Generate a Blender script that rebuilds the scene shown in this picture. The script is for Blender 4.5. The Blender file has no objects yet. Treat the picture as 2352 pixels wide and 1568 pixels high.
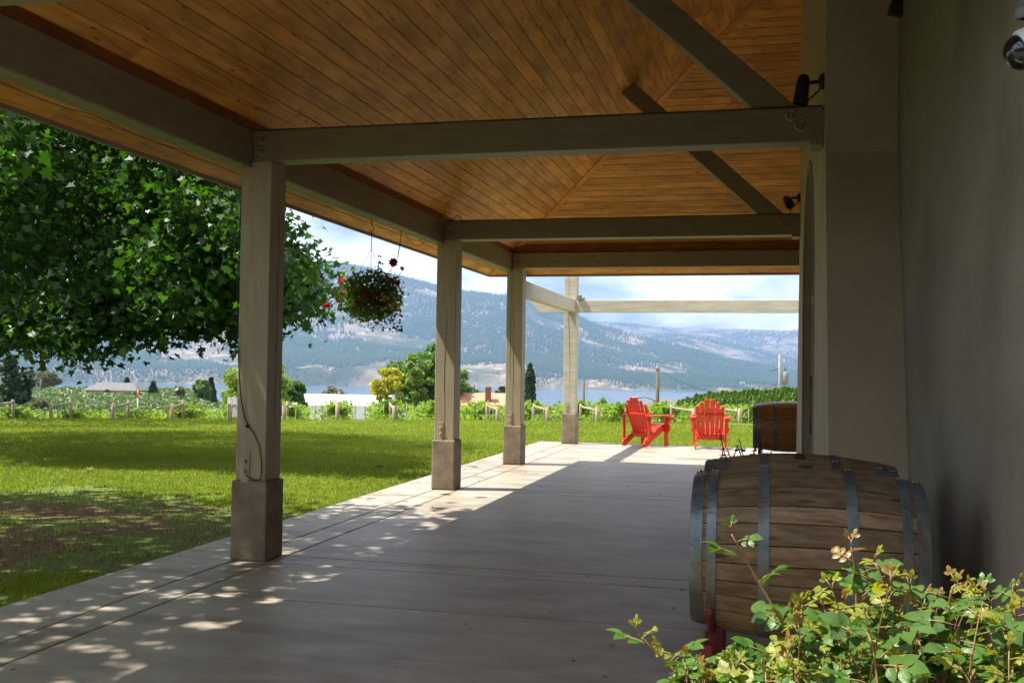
import bpy, bmesh, math, random
import numpy as np
from mathutils import Vector, Matrix, noise as mnoise
R_ = math.radians
random.seed(7); rng = np.random.default_rng(7)
sc = bpy.context.scene
COL = sc.collection

# ------------------------------------------------------------------ camera
F, CX, CY = 2386.6, 1176.0, 784.0          # focal length and centre in a 2352 px wide picture
YAW, PITCH, ROLL, EYE = 0.2393, 0.0259, 0.0146, 1.45
cam_d = bpy.data.cameras.new('camera'); cam = bpy.data.objects.new('camera', cam_d); COL.objects.link(cam)
cam_d.sensor_width = 36; cam_d.lens = F / 2352 * 36; cam_d.clip_end = 40000; cam_d.clip_start = .05
cam.matrix_world = Matrix.Translation((0, 0, EYE)) @ Matrix.Rotation(YAW, 4, 'Z') @ Matrix.Rotation(math.pi / 2 + PITCH, 4, 'X') @ Matrix.Rotation(ROLL, 4, 'Z')
sc.camera = cam
# ------------------------------------------------------------------ sky, sun, exposure
SUN_DIR = Vector((-1, -.235, 2.03)).normalized()      # towards the sun
w = bpy.data.worlds.new('World'); sc.world = w; w.use_nodes = True
nt = w.node_tree; nt.nodes.clear(); N = nt.nodes.new; L = nt.links.new
out = N('ShaderNodeOutputWorld'); bg = N('ShaderNodeBackground'); bg.inputs[1].default_value = .05
sky = N('ShaderNodeTexSky'); sky.sky_type = 'NISHITA'; sky.sun_disc = False
sky.sun_elevation = math.asin(SUN_DIR.z); sky.sun_rotation = math.atan2(SUN_DIR.x, SUN_DIR.y); sky.altitude = 400
sky.air_density = 1.0; sky.dust_density = .6; sky.ozone_density = 1.5
geo = N('ShaderNodeTexCoord'); sep = N('ShaderNodeSeparateXYZ'); L(geo.outputs['Generated'], sep.inputs[0])
ad = N('ShaderNodeMath'); ad.operation = 'MAXIMUM'; ad.inputs[1].default_value = 0.0; L(sep.outputs[2], ad.inputs[0])
ad2 = N('ShaderNodeMath'); ad2.operation = 'ADD'; ad2.inputs[1].default_value = .30; L(ad.outputs[0], ad2.inputs[0])
dx = N('ShaderNodeMath'); dx.operation = 'DIVIDE'; L(sep.outputs[0], dx.inputs[0]); L(ad2.outputs[0], dx.inputs[1])
dy = N('ShaderNodeMath'); dy.operation = 'DIVIDE'; L(sep.outputs[1], dy.inputs[0]); L(ad2.outputs[0], dy.inputs[1])
cb = N('ShaderNodeCombineXYZ'); L(dx.outputs[0], cb.inputs[0]); L(dy.outputs[0], cb.inputs[1])
n1 = N('ShaderNodeTexNoise'); n1.inputs['Scale'].default_value = 2.6; n1.inputs['Detail'].default_value = 8; n1.inputs['Roughness'].default_value = .56; n1.inputs['Distortion'].default_value = .25
L(cb.outputs[0], n1.inputs['Vector'])
rp = N('ShaderNodeValToRGB'); rp.color_ramp.elements[0].position = .40; rp.color_ramp.elements[1].position = .58; L(n1.outputs[0], rp.inputs[0])
n2 = N('ShaderNodeTexNoise'); n2.inputs['Scale'].default_value = 5; n2.inputs['Detail'].default_value = 6; L(cb.outputs[0], n2.inputs['Vector'])
rp2 = N('ShaderNodeValToRGB'); rp2.color_ramp.elements[0].position = .3; rp2.color_ramp.elements[1].position = .62
rp2.color_ramp.elements[0].color = (11, 11.6, 12.8, 1); rp2.color_ramp.elements[1].color = (19, 19, 19, 1); L(n2.outputs[0], rp2.inputs[0])
mx = N('ShaderNodeMixRGB'); L(rp.outputs[0], mx.inputs[0]); L(sky.outputs[0], mx.inputs[1]); L(rp2.outputs[0], mx.inputs[2])
L(mx.outputs[0], bg.inputs[0]); L(bg.outputs[0], out.inputs[0])
sd = bpy.data.lights.new('sun', 'SUN'); sd.energy = 5.0; sd.angle = R_(.53); sd.color = (1, .95, .86)
sun = bpy.data.objects.new('sun', sd); COL.objects.link(sun); sun.rotation_euler = SUN_DIR.to_track_quat('Z', 'Y').to_euler(); sun.location = (-20, -5, 40)
sc.view_settings.view_transform = 'Standard'; sc.view_settings.look = 'None'; sc.view_settings.gamma = 1
sc.view_settings.use_curve_mapping = False; sc.view_settings.exposure = 1.28
sc.render.engine = 'CYCLES'
cy = sc.cycles
cy.max_bounces = 7; cy.diffuse_bounces = 4; cy.glossy_bounces = 3; cy.transmission_bounces = 4; cy.transparent_max_bounces = 8; cy.volume_bounces = 0
cy.use_denoising = True; cy.denoiser = 'OPENIMAGEDENOISE'; cy.sample_clamp_indirect = 4; cy.caustics_reflective = False; cy.caustics_refractive = False

# ------------------------------------------------------------------ pixel -> place
def ray(x, y):
    u, v = x - CX, y - CY; c, s = math.cos(ROLL), math.sin(ROLL)
    a = (u * c + v * s) / F; b = -(-u * s + v * c) / F
    cp, sp = math.cos(PITCH), math.sin(PITCH); d = cp - b * sp; z = sp + b * cp
    c, s = math.cos(YAW), math.sin(YAW)
    return Vector((a * c - d * s, a * s + d * c, z))
def atD(x, y, dist):                       # point seen at x, y at this ground distance
    q = ray(x, y); t = dist / math.hypot(q.x, q.y); return Vector((q.x * t, q.y * t, EYE + q.z * t))
def atY(x, y, Y):
    q = ray(x, y); t = Y / q.y; return Vector((q.x * t, Y, EYE + q.z * t))

# ------------------------------------------------------------------ object helpers
def tag(o, label=None, cat=None, group=None, kind=None):
    if label: o['label'] = label
    if cat: o['category'] = cat
    if group: o['group'] = group
    if kind: o['kind'] = kind
    return o
def link(name, me, mat=None, parent=None, loc=None, rot=None):
    o = bpy.data.objects.new(name, me); COL.objects.link(o)
    if mat and me is not None and not len(me.materials):
        for m_ in (mat if isinstance(mat, (list, tuple)) else [mat]): me.materials.append(m_)
    if parent: o.parent = parent
    if loc is not None: o.location = loc
    if rot is not None: o.rotation_euler = rot
    return o
def empty(name, loc=(0, 0, 0), rot=(0, 0, 0)):
    o = bpy.data.objects.new(name, None); COL.objects.link(o); o.location = loc; o.rotation_euler = rot; o.empty_display_size = .2; return o
def npmesh(name, V, Fc, smooth=False, mi=None):
    me = bpy.data.meshes.new(name); V = np.asarray(V, np.float32); Fc = np.asarray(Fc, np.int32); k = Fc.shape[1]
    me.vertices.add(len(V)); me.vertices.foreach_set('co', V.ravel())
    me.loops.add(Fc.size); me.loops.foreach_set('vertex_index', Fc.ravel())
    me.polygons.add(len(Fc)); me.polygons.foreach_set('loop_start', np.arange(0, Fc.size, k, dtype=np.int32))
    if smooth: me.polygons.foreach_set('use_smooth', np.ones(len(Fc), bool))
    if mi is not None: me.polygons.foreach_set('material_index', np.asarray(mi, np.int32))
    me.update(calc_edges=True); return me
def pymesh(name, V, Fc, smooth=False):
    me = bpy.data.meshes.new(name); me.from_pydata([tuple(v) for v in V], [], [tuple(f) for f in Fc])
    if smooth: me.polygons.foreach_set('use_smooth', [True] * len(me.polygons))
    me.update(); return me
def boxme(name, x0, x1, y0, y1, z0, z1, bev=0, seg=1):
    bm = bmesh.new(); bmesh.ops.create_cube(bm, size=1)
    for v in bm.verts: v.co = Vector(((x0 + x1) / 2 + v.co.x * (x1 - x0), (y0 + y1) / 2 + v.co.y * (y1 - y0), (z0 + z1) / 2 + v.co.z * (z1 - z0)))
    if bev: bmesh.ops.bevel(bm, geom=bm.edges[:], offset=bev, segments=seg, affect='EDGES', profile=.6)
    me = bpy.data.meshes.new(name); bm.to_mesh(me); bm.free(); return me
def box(name, x0, x1, y0, y1, z0, z1, mat, parent=None, bev=0, seg=1):
    return link(name, boxme(name, x0, x1, y0, y1, z0, z1, bev, seg), mat, parent)
def prism(name, pts, axis, a, b, mat, parent=None, bev=0):
    """2D outline pts extruded along axis from a to b ('y': pts are x,z; 'x': pts are y,z; 'z': pts are x,y)"""
    bm = bmesh.new()
    def P(p, t): return {'y': (p[0], t, p[1]), 'x': (t, p[0], p[1]), 'z': (p[0], p[1], t)}[axis]
    A = [bm.verts.new(P(p, a)) for p in pts]; B = [bm.verts.new(P(p, b)) for p in pts]
    n = len(pts); bm.faces.new(A); bm.faces.new(B[::-1])
    for i in range(n): bm.faces.new((A[i], B[i], B[(i + 1) % n], A[(i + 1) % n]))
    bmesh.ops.recalc_face_normals(bm, faces=bm.faces[:])
    if bev: bmesh.ops.bevel(bm, geom=bm.edges[:], offset=bev, segments=1, affect='EDGES')
    me = bpy.data.meshes.new(name); bm.to_mesh(me); bm.free()
    return link(name, me, mat, parent)
def tubeVF(path, rad, seg=6, caps=True):
    P = [Vector(p) for p in path]; n = len(P); rs = rad if isinstance(rad, (list, tuple)) else [rad] * n
    V, Fc = [], []; up = Vector((0, 0, 1))
    t0 = (P[1] - P[0]).normalized(); a = t0.cross(up); a = a.normalized() if a.length > 1e-3 else Vector((1, 0, 0))
    for i in range(n):
        t = (P[min(i + 1, n - 1)] - P[max(i - 1, 0)]).normalized()
        a = (a - t * a.dot(t)); a = a.normalized() if a.length > 1e-6 else t.orthogonal().normalized(); b = t.cross(a)
        for j in range(seg):
            an = 2 * math.pi * j / seg; V.append(P[i] + (a * math.cos(an) + b * math.sin(an)) * rs[i])
    for i in range(n - 1):
        for j in range(seg):
            k = (j + 1) % seg; Fc.append((i * seg + j, i * seg + k, (i + 1) * seg + k, (i + 1) * seg + j))
    if caps: Fc.append(tuple(range(seg))[::-1]); Fc.append(tuple((n - 1) * seg + j for j in range(seg)))
    return V, Fc
def tube(name, path, rad, mat, parent=None, seg=6):
    V, Fc = tubeVF(path, rad, seg); return link(name, pymesh(name, V, Fc, True), mat, parent)
def tubes(name, lst, mat, parent=None, seg=5):
    V, Fc = [], []
    for path, rad in lst:
        v, f = tubeVF(path, rad, seg); o = len(V); V += v; Fc += [tuple(i + o for i in q) for q in f]
    return link(name, pymesh(name, V, Fc, True), mat, parent)
def lathe(name, prof, mat, parent=None, seg=24, axis='z', loc=None, smooth=True):
    """prof: list of (radius, height)"""
    V, Fc = [], []
    for r, h in prof:
        for j in range(seg):
            an = 2 * math.pi * j / seg; c, s = r * math.cos(an), r * math.sin(an)
            V.append({'z': (c, s, h), 'x': (h, c, s), 'y': (c, h, s)}[axis])
    for i in range(len(prof) - 1):
        for j in range(seg):
            k = (j + 1) % seg; Fc.append((i * seg + j, i * seg + k, (i + 1) * seg + k, (i + 1) * seg + j))
    Fc.append(tuple(range(seg))); Fc.append(tuple((len(prof) - 1) * seg + j for j in range(seg))[::-1])
    me = pymesh(name, V, Fc, smooth)
    bm = bmesh.new(); bm.from_mesh(me); bmesh.ops.recalc_face_normals(bm, faces=bm.faces[:]); bm.to_mesh(me); bm.free()
    return link(name, me, mat, parent, loc)
def bezier(p0, p1, p2, n=8):
    p0, p1, p2 = Vector(p0), Vector(p1), Vector(p2)
    return [(p0 * (1 - t) ** 2 + p1 * 2 * t * (1 - t) + p2 * t * t) for t in [i / n for i in range(n + 1)]]
def copy_tree(o, parent=None):
    c = o.copy(); COL.objects.link(c); c.parent = parent
    for ch in list(o.children): copy_tree(ch, c)
    return c

# ------------------------------------------------------------------ materials
def newmat(name):
    m = bpy.data.materials.new(name); m.use_nodes = True; t = m.node_tree; t.nodes.clear()
    o = t.nodes.new('ShaderNodeOutputMaterial'); b = t.nodes.new('ShaderNodeBsdfPrincipled'); t.links.new(b.outputs[0], o.inputs[0])
    return m, t, b, o
def pm(name, c1, c2=None, scale=5, rough=.7, metal=0, bump=.0, bscale=40, stretch=(1, 1, 1), lo=.35, hi=.65, detail=6, objvar=0, spec=.5, c3=None, s3=1.5, coat=0, bdist=.01):
    m, t, b, o = newmat(name); n = t.nodes.new; l = t.links.new
    tc = n('ShaderNodeTexCoord'); mp = n('ShaderNodeMapping'); mp.inputs['Scale'].default_value = stretch
    l(tc.outputs['Object'], mp.inputs[0]); src = mp.outputs[0]
    if objvar:
        oi = n('ShaderNodeObjectInfo'); sc_ = n('ShaderNodeVectorMath'); sc_.operation = 'ADD'
        mu = n('ShaderNodeMath'); mu.operation = 'MULTIPLY'; mu.inputs[1].default_value = 37.; l(oi.outputs['Random'], mu.inputs[0])
        l(mp.outputs[0], sc_.inputs[0]); l(mu.outputs[0], sc_.inputs[1]); src = sc_.outputs[0]
    no = n('ShaderNodeTexNoise'); no.inputs['Scale'].default_value = scale; no.inputs['Detail'].default_value = detail; l(src, no.inputs['Vector'])
    rp = n('ShaderNodeValToRGB'); rp.color_ramp.elements[0].position = lo; rp.color_ramp.elements[1].position = hi
    rp.color_ramp.elements[0].color = (*c1, 1); rp.color_ramp.elements[1].color = (*(c2 or c1), 1); l(no.outputs[0], rp.inputs[0])
    col = rp.outputs[0]
    if c3:
        n3 = n('ShaderNodeTexNoise'); n3.inputs['Scale'].default_value = s3; n3.inputs['Detail'].default_value = 5; l(src, n3.inputs['Vector'])
        r3 = n('ShaderNodeValToRGB'); r3.color_ramp.elements[0].position = .5; r3.color_ramp.elements[1].position = .68; l(n3.outputs[0], r3.inputs[0])
        mm = n('ShaderNodeMixRGB'); l(r3.outputs[0], mm.inputs[0]); l(col, mm.inputs[1]); mm.inputs[2].default_value = (*c3, 1); col = mm.outputs[0]
    if objvar:
        hs = n('ShaderNodeHueSaturation'); mr = n('ShaderNodeMapRange'); mr.inputs[3].default_value = 1 - objvar; mr.inputs[4].default_value = 1 + objvar
        l(oi.outputs['Random'], mr.inputs[0]); l(mr.outputs[0], hs.inputs['Value']); l(col, hs.inputs['Color']); col = hs.outputs[0]
    l(col, b.inputs['Base Color']); b.inputs['Roughness'].default_value = rough; b.inputs['Metallic'].default_value = metal
    b.inputs['Specular IOR Level'].default_value = spec; b.inputs['Coat Weight'].default_value = coat
    if bump:
        nb = n('ShaderNodeTexNoise'); nb.inputs['Scale'].default_value = bscale; nb.inputs['Detail'].default_value = 5; l(src, nb.inputs['Vector'])
        bp = n('ShaderNodeBump'); bp.inputs['Strength'].default_value = bump; bp.inputs['Distance'].default_value = bdist; l(nb.outputs[0], bp.inputs['Height']); l(bp.outputs[0], b.inputs['Normal'])
    return m
def leafmat(name, c1, c2, trans=.4, rough=.5, spec=.4, tcol=None, scale=.6, wrinkle=0):
    """leaf: colour varies per leaf and softly in space; light shines through"""
    m, t, b, o = newmat(name); n = t.nodes.new; l = t.links.new
    gi = n('ShaderNodeNewGeometry'); oi = n('ShaderNodeObjectInfo'); a = n('ShaderNodeMath'); a.operation = 'ADD'
    l(gi.outputs['Random Per Island'], a.inputs[0]); l(oi.outputs['Random'], a.inputs[1]); fr = n('ShaderNodeMath'); fr.operation = 'FRACT'; l(a.outputs[0], fr.inputs[0])
    tc = n('ShaderNodeTexCoord'); no = n('ShaderNodeTexNoise'); no.inputs['Scale'].default_value = scale; no.inputs['Detail'].default_value = 3; l(tc.outputs['Object'], no.inputs['Vector'])
    mrn = n('ShaderNodeMapRange'); mrn.inputs[1].default_value = .35; mrn.inputs[2].default_value = .65; l(no.outputs[0], mrn.inputs[0])
    av = n('ShaderNodeMath'); av.operation = 'MULTIPLY_ADD'; av.inputs[1].default_value = .6; l(fr.outputs[0], av.inputs[0])
    sc2 = n('ShaderNodeMath'); sc2.operation = 'MULTIPLY'; sc2.inputs[1].default_value = .4; l(mrn.outputs[0], sc2.inputs[0]); l(sc2.outputs[0], av.inputs[2])
    mm = n('ShaderNodeMixRGB'); l(av.outputs[0], mm.inputs[0]); mm.inputs[1].default_value = (*c1, 1); mm.inputs[2].default_value = (*c2, 1)
    l(mm.outputs[0], b.inputs['Base Color']); b.inputs['Roughness'].default_value = rough; b.inputs['Specular IOR Level'].default_value = spec
    tr = n('ShaderNodeBsdfTranslucent'); hs = n('ShaderNodeHueSaturation'); hs.inputs['Value'].default_value = 1.5; hs.inputs['Saturation'].default_value = 1.1; hs.inputs['Hue'].default_value = .488
    l(mm.outputs[0], hs.inputs['Color']); l(hs.outputs[0], tr.inputs[0])
    if wrinkle:
        nb = n('ShaderNodeTexNoise'); nb.inputs['Scale'].default_value = 120; nb.inputs['Detail'].default_value = 3; l(tc.outputs['Object'], nb.inputs['Vector'])
        bp = n('ShaderNodeBump'); bp.inputs['Strength'].default_value = wrinkle; bp.inputs['Distance'].default_value = .003; l(nb.outputs[0], bp.inputs['Height']); l(bp.outputs[0], b.inputs['Normal'])
    if tcol: l_ = t.links[-1]; t.links.remove(l_); tr.inputs[0].default_value = (*tcol, 1)
    ms = n('ShaderNodeMixShader'); ms.inputs[0].default_value = trans; l(b.outputs[0], ms.inputs[1]); l(tr.outputs[0], ms.inputs[2]); l(ms.outputs[0], o.inputs[0])
    return m
def woodmat(name, base, dark, light, along=(1.2, 14, 14), knots=True, rough=.55, objvar=.14, kscale=(1.6, 6, 6), knot_c=(.20, .07, .016), spec=.35, bump=.25):
    """boards: grain runs along local x, knots, tone per board"""
    m, t, b, o = newmat(name); n = t.nodes.new; l = t.links.new
    tc = n('ShaderNodeTexCoord'); oi = n('ShaderNodeObjectInfo'); mu = n('ShaderNodeMath'); mu.operation = 'MULTIPLY'; mu.inputs[1].default_value = 61.; l(oi.outputs['Random'], mu.inputs[0])
    off = n('ShaderNodeVectorMath'); off.operation = 'ADD'; l(tc.outputs['Object'], off.inputs[0]); l(mu.outputs[0], off.inputs[1])
    mp = n('ShaderNodeMapping'); mp.inputs['Scale'].default_value = along; l(off.outputs[0], mp.inputs[0])
    no = n('ShaderNodeTexNoise'); no.inputs['Scale'].default_value = 2.2; no.inputs['Detail'].default_value = 7; no.inputs['Distortion'].default_value = .6; l(mp.outputs[0], no.inputs['Vector'])
    rp = n('ShaderNodeValToRGB'); e = rp.color_ramp.elements; e[0].position = .3; e[0].color = (*dark, 1); e[1].position = .52; e[1].color = (*base, 1)
    x = e.new(.75); x.color = (*light, 1); l(no.outputs[0], rp.inputs[0]); col = rp.outputs[0]
    blot = n('ShaderNodeTexNoise'); blot.inputs['Scale'].default_value = 1.7; blot.inputs['Detail'].default_value = 3; l(off.outputs[0], blot.inputs['Vector'])
    mrb = n('ShaderNodeMapRange'); mrb.inputs[1].default_value = .3; mrb.inputs[2].default_value = .7; mrb.inputs[3].default_value = .78; mrb.inputs[4].default_value = 1.2; l(blot.outputs[0], mrb.inputs[0])
    if knots:
        mk = n('ShaderNodeMapping'); mk.inputs['Scale'].default_value = kscale; l(off.outputs[0], mk.inputs[0])
        vo = n('ShaderNodeTexVoronoi'); vo.inputs['Scale'].default_value = 2.3; l(mk.outputs[0], vo.inputs['Vector'])
        rk = n('ShaderNodeValToRGB'); rk.color_ramp.elements[0].position = .07; rk.color_ramp.elements[1].position = .15; rk.color_ramp.elements[0].color = (1, 1, 1, 1); rk.color_ramp.elements[1].color = (0, 0, 0, 1)
        l(vo.outputs['Distance'], rk.inputs[0]); mm = n('ShaderNodeMixRGB'); l(rk.outputs[0], mm.inputs[0]); l(col, mm.inputs[1]); mm.inputs[2].default_value = (*knot_c, 1); col = mm.outputs[0]
    hs = n('ShaderNodeHueSaturation'); mr = n('ShaderNodeMapRange'); mr.inputs[3].default_value = 1 - objvar; mr.inputs[4].default_value = 1 + objvar
    l(oi.outputs['Random'], mr.inputs[0]); m2 = n('ShaderNodeMath'); m2.operation = 'MULTIPLY'; l(mr.outputs[0], m2.inputs[0]); l(mrb.outputs[0], m2.inputs[1]); l(m2.outputs[0], hs.inputs['Value']); l(col, hs.inputs['Color'])
    l(hs.outputs[0], b.inputs['Base Color']); b.inputs['Roughness'].default_value = rough; b.inputs['Specular IOR Level'].default_value = spec
    bp = n('ShaderNodeBump'); bp.inputs['Strength'].default_value = bump; bp.inputs['Distance'].default_value = .003; l(no.outputs[0], bp.inputs['Height']); l(bp.outputs[0], b.inputs['Normal'])
    return m

M = {}
M['pine'] = woodmat('pine_board', (.82, .37, .060), (.60, .235, .030), (.90, .48, .105), along=(.9, 9, 9), kscale=(1.5, 8, 8))
M['pine_dark'] = woodmat('pine_ledger', (.30, .10, .02), (.20, .06, .012), (.38, .14, .03), knots=False)
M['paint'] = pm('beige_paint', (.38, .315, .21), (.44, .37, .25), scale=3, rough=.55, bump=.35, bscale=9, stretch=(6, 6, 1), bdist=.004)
M['paint_shaded'] = pm('beige_paint_shaded', (.24, .195, .125), (.285, .235, .155), scale=3, rough=.5, bump=.35, bscale=7, stretch=(1, 1, 6), bdist=.004)  # darker copy of the beige paint, shade under the roof put into its colour
M['paint_sunlit'] = pm('beige_paint_sunlit', (.47, .43, .34), (.60, .55, .45), scale=3, rough=.6, bump=.4, bscale=8, stretch=(1, 5, 5), bdist=.004)  # same beige paint made paler, sunlight put into the colour
M['crack'] = pm('timber_crack', (.05, .035, .02), rough=.9)
M['pedestal'] = pm('cast_concrete', (.20, .155, .105), (.33, .265, .19), scale=6, rough=.85, bump=.6, bscale=55, detail=9, c3=(.16, .125, .085), s3=3.5, bdist=.006)
M['slab'] = pm('patio_concrete', (.265, .228, .178), (.36, .315, .25), scale=2.6, rough=.5, bump=.25, bscale=60, stretch=(.8, 1.7, 1), detail=9, objvar=.05, c3=(.19, .152, .11), s3=1.4, spec=.55, bdist=.003)
M['joint'] = pm('joint_filler', (.06, .045, .03), (.10, .08, .06), scale=20, rough=.95)
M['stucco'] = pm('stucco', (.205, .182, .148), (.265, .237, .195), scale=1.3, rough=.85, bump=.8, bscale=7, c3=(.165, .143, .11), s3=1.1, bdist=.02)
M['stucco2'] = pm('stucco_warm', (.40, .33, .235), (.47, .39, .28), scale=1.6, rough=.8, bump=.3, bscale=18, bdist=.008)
M['trim'] = pm('fascia_paint', (.30, .255, .20), (.36, .30, .235), scale=4, rough=.6)
M['shingle'] = pm('shingle', (.08, .07, .06), (.15, .13, .11), scale=12, rough=.9, bump=.5)
M['metal_dark'] = pm('black_metal', (.012, .012, .012), (.02, .02, .02), rough=.45, metal=.2)
M['bolt'] = pm('painted_iron', (.17, .14, .09), (.42, .36, .25), scale=30, rough=.6, metal=.2, bump=.4)
M['bronze'] = pm('bronze_frame', (.03, .025, .02), (.05, .042, .033), rough=.45)
M['glass'] = pm('door_glass', (.012, .014, .016), rough=.06, spec=.8)
M['hoop'] = pm('galvanised_hoop', (.10, .135, .16), (.20, .245, .27), scale=9, rough=.42, metal=.55, bump=.3, bscale=50, c3=(.13, .10, .075), s3=7, detail=9)
M['rivet'] = pm('rivet', (.35, .38, .40), rough=.35, metal=.7)
M['oak'] = woodmat('oak_stave', (.19, .13, .075), (.095, .062, .036), (.26, .19, .12), along=(3.0, 20, 20), kscale=(1.2, 5, 5), objvar=.2, knot_c=(.06, .03, .015), rough=.62, bump=.4)
M['oak_warm'] = woodmat('oak_stave_oiled', (.36, .155, .045), (.22, .085, .022), (.44, .21, .07), along=(1.6, 12, 12), knots=False, objvar=.12, rough=.35)
M['red_steel'] = pm('dark_red_steel', (.16, .012, .022), (.11, .01, .016), scale=12, rough=.4)
M['red_paint'] = pm('red_chair_paint', (.60, .030, .008), (.70, .048, .014), scale=9, rough=.5, bump=.1, bscale=20, spec=.5)
M['bark'] = pm('bark', (.04, .03, .022), (.09, .07, .052), scale=5, rough=.95, bump=.8, bscale=12, stretch=(1, 1, .35), bdist=.03)
M['stem'] = pm('rose_stem', (.22, .20, .06), (.30, .13, .07), scale=9, rough=.5)
M['log'] = pm('peeled_log', (.22, .165, .095), (.33, .255, .155), scale=5, rough=.8, bump=.4, stretch=(3, 3, .6), c3=(.25, .2, .13))
M['stake'] = pm('weathered_stake', (.15, .135, .11), (.27, .245, .20), scale=9, rough=.85)
M['pole'] = pm('utility_pole_wood', (.07, .058, .048), (.13, .11, .09), scale=7, rough=.9, stretch=(3, 3, .4))
M['grey_metal'] = pm('grey_metal', (.15, .16, .16), (.22, .23, .23), rough=.6, metal=0)
M['white'] = pm('white_paint', (.74, .74, .72), (.80, .80, .79), rough=.45)
M['cable'] = pm('black_rubber', (.012, .012, .012), rough=.5)
M['soil'] = pm('soil', (.06, .04, .025), (.12, .085, .05), scale=10, rough=1, bump=.8)
M['terracotta'] = pm('planter_clay', (.12, .06, .04), (.18, .09, .06), scale=6, rough=.8)
M['moss'] = pm('coir_liner', (.07, .05, .025), (.13, .10, .05), scale=30, rough=1, bump=.8)
M['yellow'] = pm('yellow_tag', (.8, .5, .02), rough=.5)
M['orange_tag'] = pm('orange_tag', (.8, .18, .04), rough=.5)
M['roof_orange'] = pm('clay_shingle_roof', (.40, .19, .11), (.52, .27, .17), scale=6, rough=.9, bump=.4)
M['roof_grey'] = pm('grey_roof', (.09, .088, .09), (.14, .135, .14), scale=4, rough=.85)
M['brick'] = pm('brick_chimney', (.20, .08, .05), (.28, .12, .08), scale=20, rough=.9)
M['poly'] = pm('greenhouse_film', (.78, .80, .84), (.86, .87, .9), scale=2, rough=.35, stretch=(5, .3, .3))
M['green_house'] = pm('house_siding', (.25, .28, .27), (.3, .33, .32), rough=.8)
# foliage
M['leaf_maple'] = leafmat('sycamore_leaf', (.020, .066, .008), (.046, .125, .014), trans=.45, rough=.42, spec=.45)
M['leaf_grass'] = leafmat('grass_blade', (.12, .18, .013), (.26, .31, .032), trans=.35, rough=.6, spec=.25, scale=.35)
M['leaf_dry'] = leafmat('dry_grass_blade', (.11, .095, .03), (.19, .16, .06), trans=.25, rough=.8, spec=.1)
M['leaf_rose'] = leafmat('rose_leaf', (.038, .105, .014), (.085, .17, .022), trans=.28, rough=.42, spec=.4, wrinkle=.5)
M['leaf_young'] = leafmat('young_rose_leaf', (.17, .22, .02), (.27, .28, .03), trans=.4, rough=.42, spec=.4, wrinkle=.5)
M['leaf_red'] = leafmat('red_rose_tip', (.24, .12, .03), (.20, .17, .03), trans=.35, rough=.4, spec=.4)
M['leaf_vine'] = leafmat('vine_leaf', (.10, .20, .022), (.23, .34, .05), trans=.45, rough=.5)
M['leaf_hill'] = leafmat('hill_vine_leaf', (.065, .115, .028), (.09, .145, .038), trans=.2, scale=.05)
M['leaf_green'] = leafmat('broad_leaf', (.055, .13, .022), (.12, .22, .035), trans=.4)
M['leaf_lime'] = leafmat('yellow_green_leaf', (.14, .24, .03), (.21, .31, .05), trans=.45)
M['leaf_yellow'] = leafmat('golden_leaf', (.26, .30, .02), (.42, .40, .03), trans=.4)
M['leaf_dark'] = leafmat('dark_conifer_needles', (.018, .045, .016), (.04, .08, .028), trans=.15, rough=.7)
M['leaf_cedar'] = leafmat('cedar_hedge_needles', (.07, .15, .02), (.14, .23, .035), trans=.25, rough=.6)
M['leaf_olive'] = leafmat('olive_leaf', (.09, .11, .045), (.15, .17, .08), trans=.3)
M['leaf_purple'] = leafmat('purple_leaf', (.06, .025, .03), (.10, .04, .045), trans=.25)
M['leaf_pot'] = leafmat('planter_leaf', (.05, .06, .025), (.09, .10, .04), trans=.3)
M['far_pine'] = leafmat('far_conifer', (.018, .042, .024), (.042, .072, .034), trans=.05, rough=.8, spec=.1, scale=.002)
for nm, c in dict(red=(.62, .02, .03), pink=(.72, .05, .12), yellow=(.75, .52, .03), white=(.8, .78, .7), orange=(.75, .22, .04), plum=(.10, .02, .05)).items():
    M['petal_' + nm] = leafmat('petal_' + nm, tuple(v * .85 for v in c), c, trans=.3, rough=.6)

# ------------------------------------------------------------------ leaf clouds
SH_STAR = np.array([(0, -.42), (.10, -.28), (.46, -.36), (.36, -.10), (.56, .16), (.26, .14), (.0, .62), (-.26, .14), (-.56, .16), (-.36, -.10), (-.46, -.36), (-.10, -.28)])
SH_OVAL = np.array([(0, -.5), (.24, -.28), (.33, .02), (.20, .34), (0, .5), (-.20, .34), (-.33, .02), (-.24, -.28)])
SH_QUAD = np.array([(0, -.5), (.36, 0), (0, .5), (-.36, 0)])
SH_NEEDLE = np.array([(-.10, -.5), (.10, -.5), (0, .5)])
def leaves(P, size, shape=SH_QUAD, nrm=None, spread=.8, droop=0.0, cup=0.0, seed=1, jitter=.35):
    """one leaf per point: P (n,3); nrm preferred normals; returns V, F"""
    g = np.random.default_rng(seed); n = len(P)
    nr = g.normal(size=(n, 3)) * spread
    nr += (np.array([0, 0, 1.]) if nrm is None else nrm)
    nr /= np.linalg.norm(nr, axis=1)[:, None] + 1e-9
    t = g.normal(size=(n, 3)); t[:, 2] -= droop
    t -= nr * (t * nr).sum(1)[:, None]; t /= np.linalg.norm(t, axis=1)[:, None] + 1e-9
    b = np.cross(nr, t); s = (size * (1 + jitter * g.uniform(-1, 1, n)))[:, None, None]
    sx = shape[:, 0][None, :, None]; sy = shape[:, 1][None, :, None]
    V = P[:, None, :] + s * (sx * b[:, None, :] + sy * t[:, None, :] + cup * (np.abs(sx) ** 1.0) * nr[:, None, :])
    k = len(shape); return V.reshape(-1, 3), np.arange(n * k).reshape(n, k)
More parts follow.
